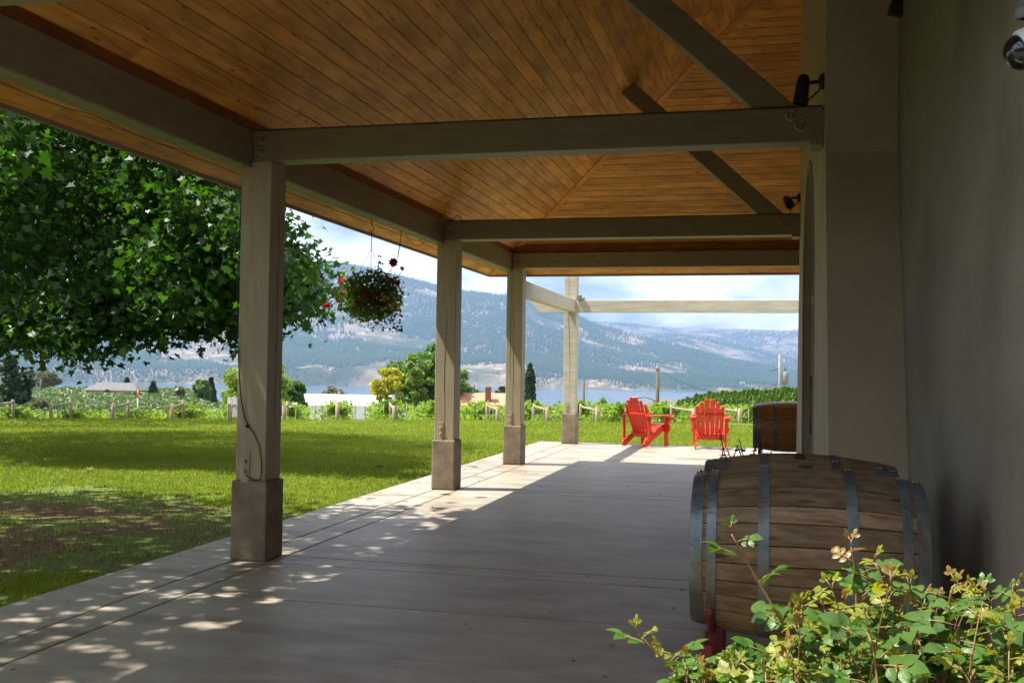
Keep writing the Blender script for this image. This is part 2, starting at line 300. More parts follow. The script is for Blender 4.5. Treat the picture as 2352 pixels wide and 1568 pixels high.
def in_lobes(lobes, n, seed, shell=.55):
    """points in ellipsoid lobes [(c, (rx,ry,rz), weight)], mostly near the surface; returns points and outward normals"""
    g = np.random.default_rng(seed); wts = np.array([l[2] for l in lobes], float); wts /= wts.sum()
    idx = g.choice(len(lobes), n, p=wts); C = np.array([l[0] for l in lobes]); Rr = np.array([l[1] for l in lobes])
    d = g.normal(size=(n, 3)); d /= np.linalg.norm(d, axis=1)[:, None]
    r = shell + (1 - shell) * g.uniform(0, 1, n) ** .6; r *= 1 + .10 * g.normal(size=n)
    return C[idx] + d * r[:, None] * Rr[idx], d

# ------------------------------------------------------------------ terrain
RD = np.array([-.394, .919])                      # vineyard row direction
def sst(a, b, x): t = np.clip((x - a) / (b - a), 0, 1); return t * t * (3 - 2 * t)
LAKE = -66.5
def tz(x, y):
    x = np.asarray(x, float); y = np.asarray(y, float)
    r = x * RD[0] + y * RD[1]; d = np.hypot(x, y); phi = np.arctan2(x, y)
    lawn = -.045 - .56 * sst(6, 40, r)
    left = sst(-.44, -.55, phi) * (y > 0)
    zr = -1.35 - .07 * np.maximum(d - 45, 0)
    zl = -2.6 - .0155 * np.maximum(d - 45, 0) - .14 * np.maximum(d - 340, 0)
    far = zr * (1 - left) + zl * left
    far = np.maximum(far, LAKE - 3)
    und = .12 * np.sin(x * .11 + 1) * np.sin(y * .09) * sst(60, 120, d)
    k = sst(40.0, 42.0, r)
    return lawn * (1 - k) + (far + und) * k
def polar(name, rads, phis, keep, zf, mat, smooth=True):
    Rr, Ph = np.meshgrid(rads, phis, indexing='ij'); X = Rr * np.sin(Ph); Y = Rr * np.cos(Ph); Z = zf(X, Y)
    n, m_ = X.shape; V = np.stack([X, Y, Z], -1).reshape(-1, 3)
    i, j = np.meshgrid(np.arange(n - 1), np.arange(m_ - 1), indexing='ij'); a = (i * m_ + j).ravel()
    Fc = np.stack([a, a + m_, a + m_ + 1, a + 1], 1)[:, ::-1]
    cx = V[Fc].mean(1); Fc = Fc[keep(cx[:, 0], cx[:, 1])]
    return link(name, npmesh(name, V, Fc, smooth), mat)
# lawn material: green turf, worn bare patch near the first post
m, t, b, o = newmat('lawn'); n = t.nodes.new; l = t.links.new
tc = n('ShaderNodeTexCoord'); a1 = n('ShaderNodeTexNoise'); a1.inputs['Scale'].default_value = 3.5; a1.inputs['Detail'].default_value = 9; l(tc.outputs['Object'], a1.inputs['Vector'])
r1 = n('ShaderNodeValToRGB'); r1.color_ramp.elements[0].position = .3; r1.color_ramp.elements[1].position = .7; r1.color_ramp.elements[0].color = (.06, .11, .014, 1); r1.color_ramp.elements[1].color = (.12, .17, .028, 1); l(a1.outputs[0], r1.inputs[0])
a2 = n('ShaderNodeTexNoise'); a2.inputs['Scale'].default_value = 1.1; a2.inputs['Detail'].default_value = 8; l(tc.outputs['Object'], a2.inputs['Vector'])
vm = n('ShaderNodeVectorMath'); vm.operation = 'DISTANCE'; l(tc.outputs['Object'], vm.inputs[0]); vm.inputs[1].default_value = (-7.3, 7.6, -.05)
mr = n('ShaderNodeMapRange'); mr.inputs[1].default_value = 2.0; mr.inputs[2].default_value = 3.4; mr.inputs[3].default_value = 1; mr.inputs[4].default_value = 0; l(vm.outputs['Value'], mr.inputs[0])
mu = n('ShaderNodeMath'); mu.operation = 'MULTIPLY'; l(mr.outputs[0], mu.inputs[0])
r2 = n('ShaderNodeMapRange'); r2.inputs[1].default_value = .36; r2.inputs[2].default_value = .52; l(a2.outputs[0], r2.inputs[0]); l(r2.outputs[0], mu.inputs[1])
mm = n('ShaderNodeMixRGB'); l(mu.outputs[0], mm.inputs[0]); l(r1.outputs[0], mm.inputs[1]); mm.inputs[2].default_value = (.105, .07, .032, 1)
l(mm.outputs[0], b.inputs['Base Color']); b.inputs['Roughness'].default_value = .9; b.inputs['Specular IOR Level'].default_value = .15
bp = n('ShaderNodeBump'); bp.inputs['Strength'].default_value = .6; bp.inputs['Distance'].default_value = .04; a3 = n('ShaderNodeTexNoise'); a3.inputs['Scale'].default_value = 25; a3.inputs['Detail'].default_value = 6; l(tc.outputs['Object'], a3.inputs['Vector']); l(a3.outputs[0], bp.inputs['Height']); l(bp.outputs[0], b.inputs['Normal'])
M['lawn'] = m
M['field'] = pm('vineyard_ground', (.12, .13, .05), (.20, .19, .09), scale=.05, rough=1, c3=(.26, .20, .12), s3=.02, detail=8)
XE = -4.387                                       # patio edge
rads = np.concatenate([[.3], np.geomspace(.8, 60, 90)]); phis = np.linspace(-math.pi, math.pi, 361)
rr = lambda x, y: x * RD[0] + y * RD[1]
lawn = polar('lawn', rads, phis, lambda x, y: rr(x, y) < 42.2, tz, M['lawn']); tag(lawn, kind='structure')
rads2 = np.concatenate([np.linspace(30, 60, 25), np.geomspace(62, 2400, 90)]); ph2 = np.concatenate([np.linspace(-2.2, -.9, 40), np.linspace(-.88, .5, 300), np.linspace(.52, 2.2, 40)])
hill = polar('hillside', rads2, ph2, lambda x, y: rr(x, y) > 42.1, tz, M['field']); tag(hill, kind='structure')

bounce_ground = link('unseen_bounce_ground', npmesh('unseen_bounce_ground', [(-14, -3.9, -.012), (.79, -3.9, -.012), (.79, 2.2, -.012), (-14, 1.2, -.012)], [(0, 1, 2, 3)]), pm('bounce_gravel', (.10, .085, .07), (.16, .14, .115), scale=30, rough=1, bump=.6)); tag(bounce_ground, kind='structure')  # unseen ground added so dark neutral bounce replaces the green of the lawn
# lake
m, t, b, o = newmat('lake_water'); n = t.nodes.new; l = t.links.new
b.inputs['Base Color'].default_value = (.035, .085, .14, 1); b.inputs['Roughness'].default_value = .16; b.inputs['Specular IOR Level'].default_value = .5
tc = n('ShaderNodeTexCoord'); mp = n('ShaderNodeMapping'); mp.inputs['Scale'].default_value = (.004, .02, 1); mp.inputs['Rotation'].default_value = (0, 0, -.2); l(tc.outputs['Object'], mp.inputs[0])
a1 = n('ShaderNodeTexNoise'); a1.inputs['Scale'].default_value = 6; a1.inputs['Detail'].default_value = 8; l(mp.outputs[0], a1.inputs['Vector'])
bp = n('ShaderNodeBump'); bp.inputs['Strength'].default_value = .35; bp.inputs['Distance'].default_value = 6; l(a1.outputs[0], bp.inputs['Height']); l(bp.outputs[0], b.inputs['Normal'])
M['water'] = m
lake = link('lake_water', npmesh('lake_water', [(-9000, 300, LAKE), (9000, 300, LAKE), (9000, 10500, LAKE), (-9000, 10500, LAKE)], [(0, 1, 2, 3)]), M['water']); tag(lake, kind='structure')

# mountains ---------------------------------------------------------------
m, t, b, o = newmat('mountain'); n = t.nodes.new; l = t.links.new
tc = n('ShaderNodeTexCoord')
a1 = n('ShaderNodeTexNoise'); a1.inputs['Scale'].default_value = .0030; a1.inputs['Detail'].default_value = 10; a1.inputs['Roughness'].default_value = .62; l(tc.outputs['Object'], a1.inputs['Vector'])
r1 = n('ShaderNodeValToRGB'); e = r1.color_ramp.elements; e[0].position = .40; e[0].color = (.05, .065, .035, 1); e[1].position = .60; e[1].color = (.23, .18, .14, 1); x = e.new(.52); x.color = (.15, .135, .09, 1); l(a1.outputs[0], r1.inputs[0])
a2 = n('ShaderNodeTexNoise'); a2.inputs['Scale'].default_value = .012; a2.inputs['Detail'].default_value = 9; a2.inputs['Roughness'].default_value = .7; l(tc.outputs['Object'], a2.inputs['Vector'])
r2 = n('ShaderNodeValToRGB'); r2.color_ramp.elements[0].position = .54; r2.color_ramp.elements[1].position = .62; l(a2.outputs[0], r2.inputs[0])
mm = n('ShaderNodeMixRGB'); l(r2.outputs[0], mm.inputs[0]); l(r1.outputs[0], mm.inputs[1]); mm.inputs[2].default_value = (.32, .25, .20, 1)
l(mm.outputs[0], b.inputs['Base Color']); b.inputs['Roughness'].default_value = 1; b.inputs['Specular IOR Level'].default_value = .05
bp = n('ShaderNodeBump'); bp.inputs['Strength'].default_value = .8; bp.inputs['Distance'].default_value = 18; l(a2.outputs[0], bp.inputs['Height']); l(bp.outputs[0], b.inputs['Normal'])
M['mountain'] = m
def fbm(X, Y, s, oct=5, seed=0.):
    Z = np.zeros(X.shape)
    for i in np.ndindex(X.shape): Z[i] = mnoise.fractal((X[i] * s + seed, Y[i] * s, seed), 1.0, 2.0, oct)
    return Z
def pix_phi(x, y=846): q = ray(x, y); return math.atan2(q.x, q.y)
def skyline(pts):
    ph = [pix_phi(x, y) for x, y in pts]; el = [ray(x, y).z / math.hypot(ray(x, y).x, ray(x, y).y) for x, y in pts]
    return lambda p: np.interp(p, ph, el)
def mountain(name, pts, D0, D1, x0, x1, ni, nj, cliff, seed, amp=.16, back=700):
    sk = skyline(pts); phi = np.linspace(pix_phi(x0), pix_phi(x1), ni)
    T = np.concatenate([np.linspace(-.02, 1, nj), [1.04, 1.12, 1.3]])
    PH, TT = np.meshgrid(phi, T, indexing='ij')
    Rr = D0 + (D1 - D0) * TT
    X = Rr * np.sin(PH); Y = Rr * np.cos(PH)
    zr = EYE + D1 * sk(PH) ; zr = np.maximum(zr, LAKE + 15)
    H = zr - LAKE
    g = np.interp(TT, [-.02, 0, .02, .07, .20, .35, .6, .85, 1.0, 1.04, 1.12, 1.3], [-.05, .0, .01 + cliff * .8, .02 + cliff, .05 + cliff * 1.35, .25, .55, .86, 1.0, .99, .9, .5])
    nz = fbm(X, Y, 1 / 900., 6, seed); nz2 = fbm(X, Y, 1 / 260., 4, seed + 5)
    env = np.sin(np.pi * np.clip(TT, 0, 1)) ** .8
    Z = LAKE + H * g + H * amp * nz * env + 14 * nz2 * np.clip(TT * 12, 0, 1) * np.clip((1.02 - TT) * 8, .25, 1)
    lim = EYE + Rr * (sk(PH)) * np.clip(.55 + .47 * TT, 0, 1.0) + np.where(TT > .97, 8 * nz2, 0)
    Z = np.where(sk(PH) > .012, np.minimum(Z, np.maximum(lim, LAKE + H * g * .9)), Z)
    nI, nJ = X.shape; V = np.stack([X, Y, Z], -1).reshape(-1, 3)
    i, j = np.meshgrid(np.arange(nI - 1), np.arange(nJ - 1), indexing='ij'); a = (i * nJ + j).ravel()
    ob = link(name, npmesh(name, V, np.stack([a, a + 1, a + nJ + 1, a + nJ], 1)[:, ::-1], True), M['mountain']); tag(ob, kind='structure')
    return phi, T, X, Y, Z
mt1 = mountain('mountain', [(-700, 640), (-300, 600), (0, 585), (250, 600), (450, 640), (600, 636), (700, 614), (745, 607), (790, 604), (850, 612), (930, 640), (985, 655), (1060, 672), (1160, 681), (1215, 688), (1262, 706), (1328, 728), (1373, 746), (1433, 764), (1493, 779), (1600, 806), (1700, 832), (1800, 852), (2000, 874), (2600, 885)], 3600, 6200, -500, 2300, 330, 90, .10, 3.3)
mt2 = mountain('mountain', [(1200, 800), (1400, 782), (1500, 774), (1568, 768), (1613, 778), (1673, 791), (1733, 803), (1793, 818), (1832, 827), (2000, 850), (2400, 870)], 5200, 8200, 1250, 2300, 110, 50, .06, 9.1)
mt3 = mountain('mountain', [(1000, 770), (1250, 745), (1364, 738), (1451, 742), (1493, 749), (1538, 753), (1613, 754), (1703, 755), (1832, 758), (2000, 762), (2400, 770)], 7200, 10200, 1150, 2300, 110, 50, .05, 14.7)
# conifer forest on the mountains: real little cones, bare slopes between them
def forest(name, mt, n, seed, hmin, hmax, bare):
    phi, T, X, Y, Z = mt; g = np.random.default_rng(seed)
    fi = g.uniform(0, X.shape[0] - 1.01, n); tj = g.uniform(0, 1, n) ** .9 * (len(T) - 4.5)
    i0 = fi.astype(int); j0 = tj.astype(int); a = fi - i0; c = tj - j0
    bl = lambda A: (A[i0, j0] * (1 - a) * (1 - c) + A[i0 + 1, j0] * a * (1 - c) + A[i0, j0 + 1] * (1 - a) * c + A[i0 + 1, j0 + 1] * a * c)
    x, y, z = bl(X), bl(Y), bl(Z)
    dens = np.array([mnoise.fractal((p * .0016, q * .0016, 4.2), 1., 2., 5) for p, q in zip(x, y)]) + .35 * np.array([mnoise.noise((p * .008, q * .008, 1.1)) for p, q in zip(x, y)])
    tt = np.interp(tj, np.arange(len(T)), T)
    keep = (dens + .26 * (tt - .45) + g.normal(size=n) * .12 > bare) & (z > LAKE + 4); x, y, z, tt = x[keep], y[keep], z[keep], tt[keep]; n = len(x)
    h = g.uniform(hmin, hmax, n) * (.55 + .45 * np.clip(tt * 4, 0, 1)); r = h * g.uniform(.16, .26, n); s = 5
    an = np.arange(s) * 2 * np.pi / s
    base = np.stack([x[:, None] + r[:, None] * np.cos(an), y[:, None] + r[:, None] * np.sin(an), np.repeat((z - 1)[:, None], s, 1)], -1)
    top = np.stack([x, y, z + h], -1)[:, None, :]; V = np.concatenate([base, top], 1).reshape(-1, 3)
    o_ = np.arange(n)[:, None] * (s + 1); Fc = np.concatenate([np.stack([o_[:, 0] + k, o_[:, 0] + (k + 1) % s, o_[:, 0] + s], 1) for k in range(s)])
    return tag(link(name, npmesh(name, V, Fc), M['far_pine']), 'conifer forest scattered over the lakeside mountain', 'forest', kind='stuff')
forest('conifer_forest', mt1, 95000, 21, 13, 25, -.16)
forest('conifer_forest', mt2, 15000, 22, 15, 26, -.2)
forest('conifer_forest', mt3, 16000, 23, 16, 28, -.05)
def shore(n, seed):
    phi, T, X, Y, Z = mt1; g = np.random.default_rng(seed); return (phi, T[:n], X[:, :n], Y[:, :n], Z[:, :n])
forest('shore_woods', shore(26, 0), 30000, 24, 16, 30, -.22)
forest('shore_woods', shore(14, 0), 15000, 25, 10, 24, -.16)
# small houses on the bench across the lake
def surf(mt, px, dist):
    phi, T, X, Y, Z = mt; p = pix_phi(px); i = int(np.clip(np.searchsorted(phi, p) if phi[1] > phi[0] else 0, 1, len(phi) - 1)); Rr = np.hypot(X[i], Y[i]); return np.interp(dist, Rr, Z[i])
hm = {}
def gable(name, wdt, dep, hgt, rise, wall, roof, parent, over=.3):
    wl = prism('wall', [(-wdt / 2, 0), (wdt / 2, 0), (wdt / 2, hgt), (0, hgt + rise), (-wdt / 2, hgt)], 'y', -dep / 2, dep / 2, wall, parent)
    k = rise / (wdt / 2); x = wdt / 2 + over
    rf = prism('roof', [(-x, hgt - over * k), (0, hgt + rise), (x, hgt - over * k), (x, hgt - over * k + .25), (0, hgt + rise + .25), (-x, hgt - over * k + .25)], 'y', -dep / 2 - over, dep / 2 + over, roof, parent)
    rf.location.z = .02
    return wl, rf
g_ = random.Random(5)
farspots = [(75, 872), (150, 868), (205, 866), (232, 872), (262, 869), (290, 872), (318, 868), (345, 864), (372, 866), (395, 871), (418, 868), (452, 865), (480, 868), (505, 864), (122, 876), (1528, 876), (1556, 877), (1640, 868), (1705, 870), (1810, 868), (725, 872), (690, 868)]
fh = None
for i, (px, _) in enumerate(farspots):
    D = 4050 + g_.uniform(-60, 140) if px < 1200 else 3850 + g_.uniform(0, 120)
    p = atD(px, 846, D); z = surf(mt1, px, D)
    if fh is None:
        fh = empty('far_house'); gable('far_house', 16, 22, 6, 4, M['white'], M['roof_grey'], fh, .5); h_ = fh
    else: h_ = copy_tree(fh)
    h_.location = (p.x, p.y, z); h_.rotation_euler = (0, 0, g_.uniform(0, 3)); h_.scale = [g_.uniform(.5, .95)] * 3
    tag(h_, 'tiny pale house on the far shore of the lake', 'house', 'houses on the far lakeshore')

# haze: one closed box of pale air
hz = box('haze', -7500, 9000, -60, 10600, LAKE - 5, 720, None); tag(hz, 'pale blue summer haze over the lake', 'haze', kind='stuff')
m = bpy.data.materials.new('haze_air'); m.use_nodes = True; t = m.node_tree; t.nodes.clear()
o = t.nodes.new('ShaderNodeOutputMaterial'); v = t.nodes.new('ShaderNodeVolumePrincipled'); v.inputs['Color'].default_value = (.36, .56, .95, 1); v.inputs['Density'].default_value = 1.08e-4; v.inputs['Anisotropy'].default_value = .3
t.links.new(v.outputs[0], o.inputs['Volume']); hz.data.materials.append(m); m.cycles.homogeneous_volume = True

# ------------------------------------------------------------------ patio
YP = [3.564, 7.034, 11.817, 15.286, 19.934]; W = .289
patio = empty('patio'); tag(patio, kind='structure')
base = box('patio_bed', XE - .0, 1.4, 3.0, 20.46, -.10, -.022, M['joint'], patio)
gx = [XE, -3.8185, -3.5324, 1.3]; gy = [3.0, 3.564, 3.853, 5.95, 7.034, 7.323, 11.817, 12.106, 13.6, 15.286, 15.575, 19.934, 20.46]
for i in range(3):
    for j in range(len(gy) - 1):
        box('slab', gx[i] + .008, gx[i + 1] - .008, gy[j] + .005, gy[j + 1] - .005, -.05, 0, M['slab'], patio, bev=.005)
bed = link('planting_bed', npmesh('planting_bed', [(-.9, .9, -.004), (.79, .9, -.004), (.79, 2.98, -.004), (-.9, 2.98, -.004)], [(0, 1, 2, 3)]), M['soil']); tag(bed, kind='structure')

g = np.random.default_rng(12); P = np.stack([XE + .1 + g.uniform(0, 1, 150) ** 2 * 4.2, g.uniform(3.6, 19, 150), np.full(150, .006)], -1)
V, Fc = leaves(P, .028, SH_OVAL, None, .12, 0, seed=4, jitter=.7); tag(link('leaf_litter', npmesh('leaf_litter', V, Fc), M['leaf_dry']), 'scattered small dry leaf bits lying on the patio', 'leaf litter', kind='stuff')
# ------------------------------------------------------------------ posts
XL, XR, S_ = -3.850, -3.561, .0227
def washer(x, y, z, parent, nut=True, r=.036, nrm='y', face=-1):
    """round iron washer with a raised rim and nut, on a face looking to -y"""
    wv = lathe('washer', [(r * .55, 0), (r * .62, .006), (r * .9, .007), (r, .003), (r, -.002)], M['bolt'], parent, 18, 'y', (x, y, z)); wv.scale = (1, -1, 1) if face < 0 else (1, 1, 1)
    nt_ = lathe('nut', [(r * .36, 0), (r * .36, .014), (r * .28, .017)], M['bolt'], wv, 6, 'y')
    return wv
post_labels = ['timber porch post nearest the camera, out of frame', 'big beige porch post in front with a black cable down its face', 'beige porch post beside the hanging flower basket, second in the row', 'cracked beige porch post at the far corner of the wood roof', 'pale pergola post at the far patio corner beyond the roof']
cr_ = random.Random(3)
def crack(parent, x, y0, z0, z1, seed, drift=.02):
    g = random.Random(seed); pts = []; n = 14; xx = x
    for i in range(n + 1): pts.append((xx, y0, z0 + (z1 - z0) * i / n)); xx += g.uniform(-.008, .008) + drift / n
    V, Fc = [], []
    for i, p in enumerate(pts):
        hw = .0028 * math.sin(math.pi * (i + .3) / (n + .6)) + .0006; V += [(p[0] - hw, p[1] - .0015, p[2]), (p[0] + hw, p[1] - .0015, p[2])]
        if i: k = 2 * i; Fc.append((k - 2, k - 1, k + 1, k))
    link('crack', pymesh('crack', V, Fc), M['crack'], parent)
def crack_side(parent, x, y, z0, z1, seed):
    g = random.Random(seed); V, Fc = [], []; n = 12; yy = y
    for i in range(n + 1):
        hw = .003 * math.sin(math.pi * (i + .3) / (n + .6)) + .001; z = z0 + (z1 - z0) * i / n; V += [(x + .0015, yy - hw, z), (x + .0015, yy + hw, z)]; yy += g.uniform(-.004, .004)
        if i: k = 2 * i; Fc.append((k - 2, k - 1, k + 1, k))
    link('crack', pymesh('crack', V, Fc), M['crack'], parent)
for i, Y in enumerate(YP):
    top = 2.9695 if i < 4 else 3.75
    ps = empty('porch_post', ((XL + XR) / 2, Y + W / 2, 0)); tag(ps, post_labels[i], 'post', 'porch posts')
    cxp, cyp = (XL + XR) / 2, Y + W / 2; hw = W / 2
    box('concrete_pedestal', -hw, hw, -hw, hw, .0, .589, M['pedestal'], ps, bev=.018, seg=2)
    h2 = hw - S_
    tm = box('timber', -h2, h2, -h2, h2, .5915, top, M['paint'] if i < 4 else M['paint_sunlit'], ps, bev=.006)
    pl = box('bracket_plate', -.075, -.005, -h2 - .008, -h2 + .002, .575, .80, M['paint'], ps, bev=.001)
    for z in (.66, .735): lathe('bolt', [(.013, 0), (.013, .014), (.008, .018)], M['paint'], pl, 8, 'y', (-.04, -h2 - .008, z)).scale = (1, -1, 1)
    if i in (2, 3): crack(tm, .0 if i == 2 else -.01, -h2, .62, 2.2 if i == 2 else 2.9, 10 + i, .015)
    if i == 3: crack(tm, -.04, -h2, 1.2, 2.9, 41, -.02)
    if i == 4: crack(tm, .01, -h2, .9, 3.5, 44, -.02)
    if i == 1: crack_side(tm, h2, .0, .6, 2.9, 5)

# black cable down the first post
yf = YP[1] + S_ - .006
cpts = [(-3.834, 2.05), (-3.832, 1.75), (-3.815, 1.45), (-3.79, 1.2), (-3.755, 1.05), (-3.72, .99), (-3.67, .93), (-3.635, .85), (-3.615, .75), (-3.61, .66), (-3.62, .605)]
cpath = [(-3.834, yf + .03, 2.9), (-3.834, yf + .005, 2.4)] + [(x, yf - .004, z) for x, z in cpts] + [(-3.66, yf, .60), (-3.70, yf, .612), (-3.735, yf - .01, .63)]
cab = empty('power_cable', (-3.7, YP[1], 0)); tag(cab, 'thin black cable curving down the front of the nearest post', 'cable')
for q in [tube('cable_run', [(x + 3.7, y - YP[1], z) for x, y, z in cpath], .0042, M['cable'], cab, 6), lathe('cable_clip', [(.011, -.012), (.013, 0), (.011, .012)], M['cable'], cab, 10, 'z', (-.032, yf - YP[1] - .006, .995))]: pass

# ------------------------------------------------------------------ beams
def beam_end_washers(o, Y, z0, xs):
    for x, z in xs: washer(x, Y - .0005, z, o)
ZB, ZT = 2.970, 3.200
xe = [.80, .363, .363, .80]
bl_ = ['dark beige cross beam at the top left corner of the picture', 'large beige cross beam from the nearest post to the wall', 'beige cross beam from the second post to the wall', 'far beige cross beam closing the end of the wood roof']
for i in range(4):
    Y = YP[i] + S_; bmo = empty('cross_beam', (0, Y, ZB)); tag(bmo, bl_[i], 'beam', 'cross beams of the porch')
    box('timber', -3.74, xe[i] - .002, 0, .196, 0, .23, M['paint_shaded'], bmo, bev=.009)
    for x, z in ((-3.665, .165), (-3.665, .075)): washer(x, -.0005, z, bmo)
    if i in (1, 2):
        for x, z in ((.155, .175), (.215, .105)): washer(x, -.0005, z, bmo, r=.042)
        prism('end_bracket', [(xe[i] - .075, -.018), (xe[i] - .002, -.018), (xe[i] - .002, .2), (xe[i] - .045, .2)], 'y', -.008, .0, M['paint_shaded'], bmo)
        box('bracket_shelf', xe[i] - .085, xe[i] - .012, -.006, .206, -.026, -.002, M['paint_shaded'], bmo)
    if i in (1, 2): tube('caulk_line', [(-3.70 + k * .405, -.001, .2305 + .0015 * math.sin(k * 2.1)) for k in range(11)], .0035, M['cable'], bmo, 4)
# longitudinal eave beams between posts
spans = [(3.2, YP[1] + .20), (YP[1] + .262, YP[2] + .20), (YP[2] + .262, YP[3] + .18)]
ll = ['long eave beam at upper left running out of the frame', 'eave beam between the first two posts, above the flower basket', 'short eave beam between the second post and the roof corner post']
for i, (a, b_) in enumerate(spans):
    o = box('eave_beam', -3.902, -3.742, a, b_, 2.923, 3.199, M['paint_shaded'], None, bev=.009); tag(o, ll[i], 'beam', 'eave beams of the porch')
# knee braces
for Y, lab in ((YP[1], 'nearer diagonal brace running from the wall end of the big beam up to the ceiling'), (YP[2], 'farther diagonal brace rising from the second cross beam to the ceiling')):
    x0, x1 = -.085, .19; k = .925; zc = lambda X: 2.93 + .65 * (X + 4.28)
    xa = (3.21 - x0 * -1 * 0 - 0) ; 
    def meet(xs): # where the brace edge meets the ceiling: z = 3.203 + k*(xs - X)
        return (3.203 + k * xs - 2.93 - .65 * 4.28) / (.65 + k)
    A, B = meet(x0), meet(x1)
    o = prism('knee_brace', [(x0, 3.203), (x1, 3.203), (B, zc(B) - .003), (A, zc(A) - .003)], 'y', Y + S_ + .02, Y + S_ + .17, M['paint_shaded'], None, bev=.006); tag(o, lab, 'brace', 'diagonal knee braces')

# ------------------------------------------------------------------ roof with boarded ceiling
TH = math.atan(.65); ct, st_ = math.cos(TH), math.sin(TH)
X0, YN, YF, Z0 = -4.28, 3.131, 16.0, 2.93; XW = .80
roof = empty('porch_roof', (X0, YF, Z0)); tag(roof, 'hipped porch roof with an orange pine board ceiling', 'roof')
def at_roof(o): o.parent = roof; o.matrix_parent_inverse = Matrix.Translation(roof.location).inverted(); return o
bw_, gap, th = .1262, .003, .018
def boardmesh(a0, a1, b0, b1):
    """board along local x; across local y from 0..bw; ends slanted: start a0 (y=0) a1 (y=bw), end b0, b1; visible face at z=0 looking to -z"""
    y0, y1 = gap / 2, bw_ - gap / 2; c = .004
    prof = [(y0, th), (y0, c), (y0 + c, 0), (y1 - c, 0), (y1, c), (y1, th)]
    V = []
    for (s0, s1) in ((a0, a1), (b0, b1)):
        for (y, z) in prof: V.append((s0 + (s1 - s0) * y / bw_, y, z))
    n = 6; Fc = [tuple(range(n)), tuple(range(2 * n - 1, n - 1, -1))] + [(i, i + n, (i + 1) % n + n, (i + 1) % n) for i in range(n)]
    return pymesh('board', V, Fc)
g_ = random.Random(11)
def rows(frame, limits, nrows, minlen, maxlen, tint=None):
    for k in range(nrows):
        u0, u1 = k * bw_, (k + 1) * bw_
        (s0, s1), (e0, e1) = limits(u0, u1)
        if max(e0, e1) - min(s0, s1) < .1: continue
        cuts = []; p = max(s0, s1) + g_.uniform(.6, maxlen)
        while p < min(e0, e1) - .6: cuts.append(p); p += g_.uniform(minlen, maxlen)
        seq = [(s0, s1)] + [(c, c) for c in cuts] + [(e0, e1)]
        for q in range(len(seq) - 1):
            A, B = seq[q], seq[q + 1]; mid = (A[0] + B[0]) / 2; gp = .0012
            me = boardmesh(A[0] - mid + gp, A[1] - mid + gp, B[0] - mid - gp, B[1] - mid - gp)
            o = link('board', me, M['pine']); o.parent = roof; o.matrix_basis = Matrix.Translation(-Vector(roof.location)) @ frame @ Matrix.Translation((mid, u0, g_.uniform(0, .0015)))
# side slope: along +Y, across up-slope; normal away from the room is local +z
ex, ey = Vector((0, 1, 0)), Vector((ct, 0, st_)); ez = Vector((-st_, 0, ct))
fr_side = Matrix(((ex.x, ey.x, ez.x, X0), (ex.y, ey.y, ez.y, 0), (ex.z, ey.z, ez.z, Z0), (0, 0, 0, 1)))
def lim_side(u0, u1): return (YN + u0 * ct, YN + u1 * ct), (YF - u0 * ct, YF - u1 * ct)
nrow = int((XW - X0) / ct / bw_) + 1
rows(fr_side, lim_side, nrow - 1, 2.6, 4.2)
ex, ey = Vector((1, 0, 0)), Vector((0, -ct, st_)); ez = ex.cross(ey) * -1
ez = Vector((0, st_, ct)); 
fr_end = Matrix(((-1, 0, 0, 0), (0, -ct, st_, YF), (0, st_, ct, Z0), (0, 0, 0, 1)))  # along -X
def lim_end(u0, u1): return (-XW, -XW), (-(X0 + u0 * ct), -(X0 + u1 * ct))
rows(fr_end, lim_end, nrow - 1, 2.4, 4.0)
# hip trim under the far hip
hd = Vector((1, -1, .65)); hl = hd.length; hd.normalize(); side = Vector((1, 1, 0)).normalized(); up = side.cross(hd).normalized(); up = up if up.z > 0 else -up
V = []
for s in (.05, 4.95 * hl):
    for a, z in ((-.042, 0), (.042, 0), (.042, -.02), (-.042, -.02)): V.append(Vector((X0, YF, Z0)) + hd * s + side * a + up * (z - .010))
at_roof(link('hip_trim', pymesh('hip_trim', V, [(0, 1, 2, 3), (7, 6, 5, 4), (0, 4, 5, 1), (1, 5, 6, 2), (2, 6, 7, 3), (3, 7, 4, 0)]), M['pine']))
# deck above and shingles
def hipdeck(z_off, grow, name, mat, thick):
    xo, yn, yf, zo = X0 - grow, YN - grow, YF + grow, Z0 + z_off - grow * .65
    a = XW + .9 - xo; pts = [(xo, yn, zo), (xo, yf, zo), (xo + a, yf - a, zo + .65 * a), (xo + a, yn + a, zo + .65 * a), (xo + a, yn, zo), (xo + a, yf, zo)]
    V = [Vector(p) for p in pts] + [Vector(p) + Vector((0, 0, thick)) for p in pts]
    Fc = [(0, 1, 2, 3)[::-1], (1, 5, 2)[::-1], (0, 3, 4)[::-1], (6, 7, 8, 9), (7, 11, 8), (6, 9, 10), (0, 1, 7, 6), (1, 5, 11, 7), (4, 0, 6, 10), (2, 5, 11, 8), (3, 2, 8, 9), (4, 3, 9, 10)]
    return at_roof(link(name, pymesh(name, V, Fc), mat))
hipdeck(.035, 0.0, 'roof_deck', M['joint'], .06)
hipdeck(.13, .03, 'shingle_layer', M['shingle'], .03)
# fascia boards
zf0, zf1 = 2.903, 3.04
at_roof(box('fascia', X0 - .024, X0 - .002, YN - .024, YF + .024, zf0, zf1, M['trim']))
at_roof(box('fascia', X0 - .002, XW, YF + .002, YF + .024, zf0, zf1, M['trim']))
at_roof(box('fascia', X0 - .002, XW, YN - .024, YN - .002, zf0, zf1, M['trim']))
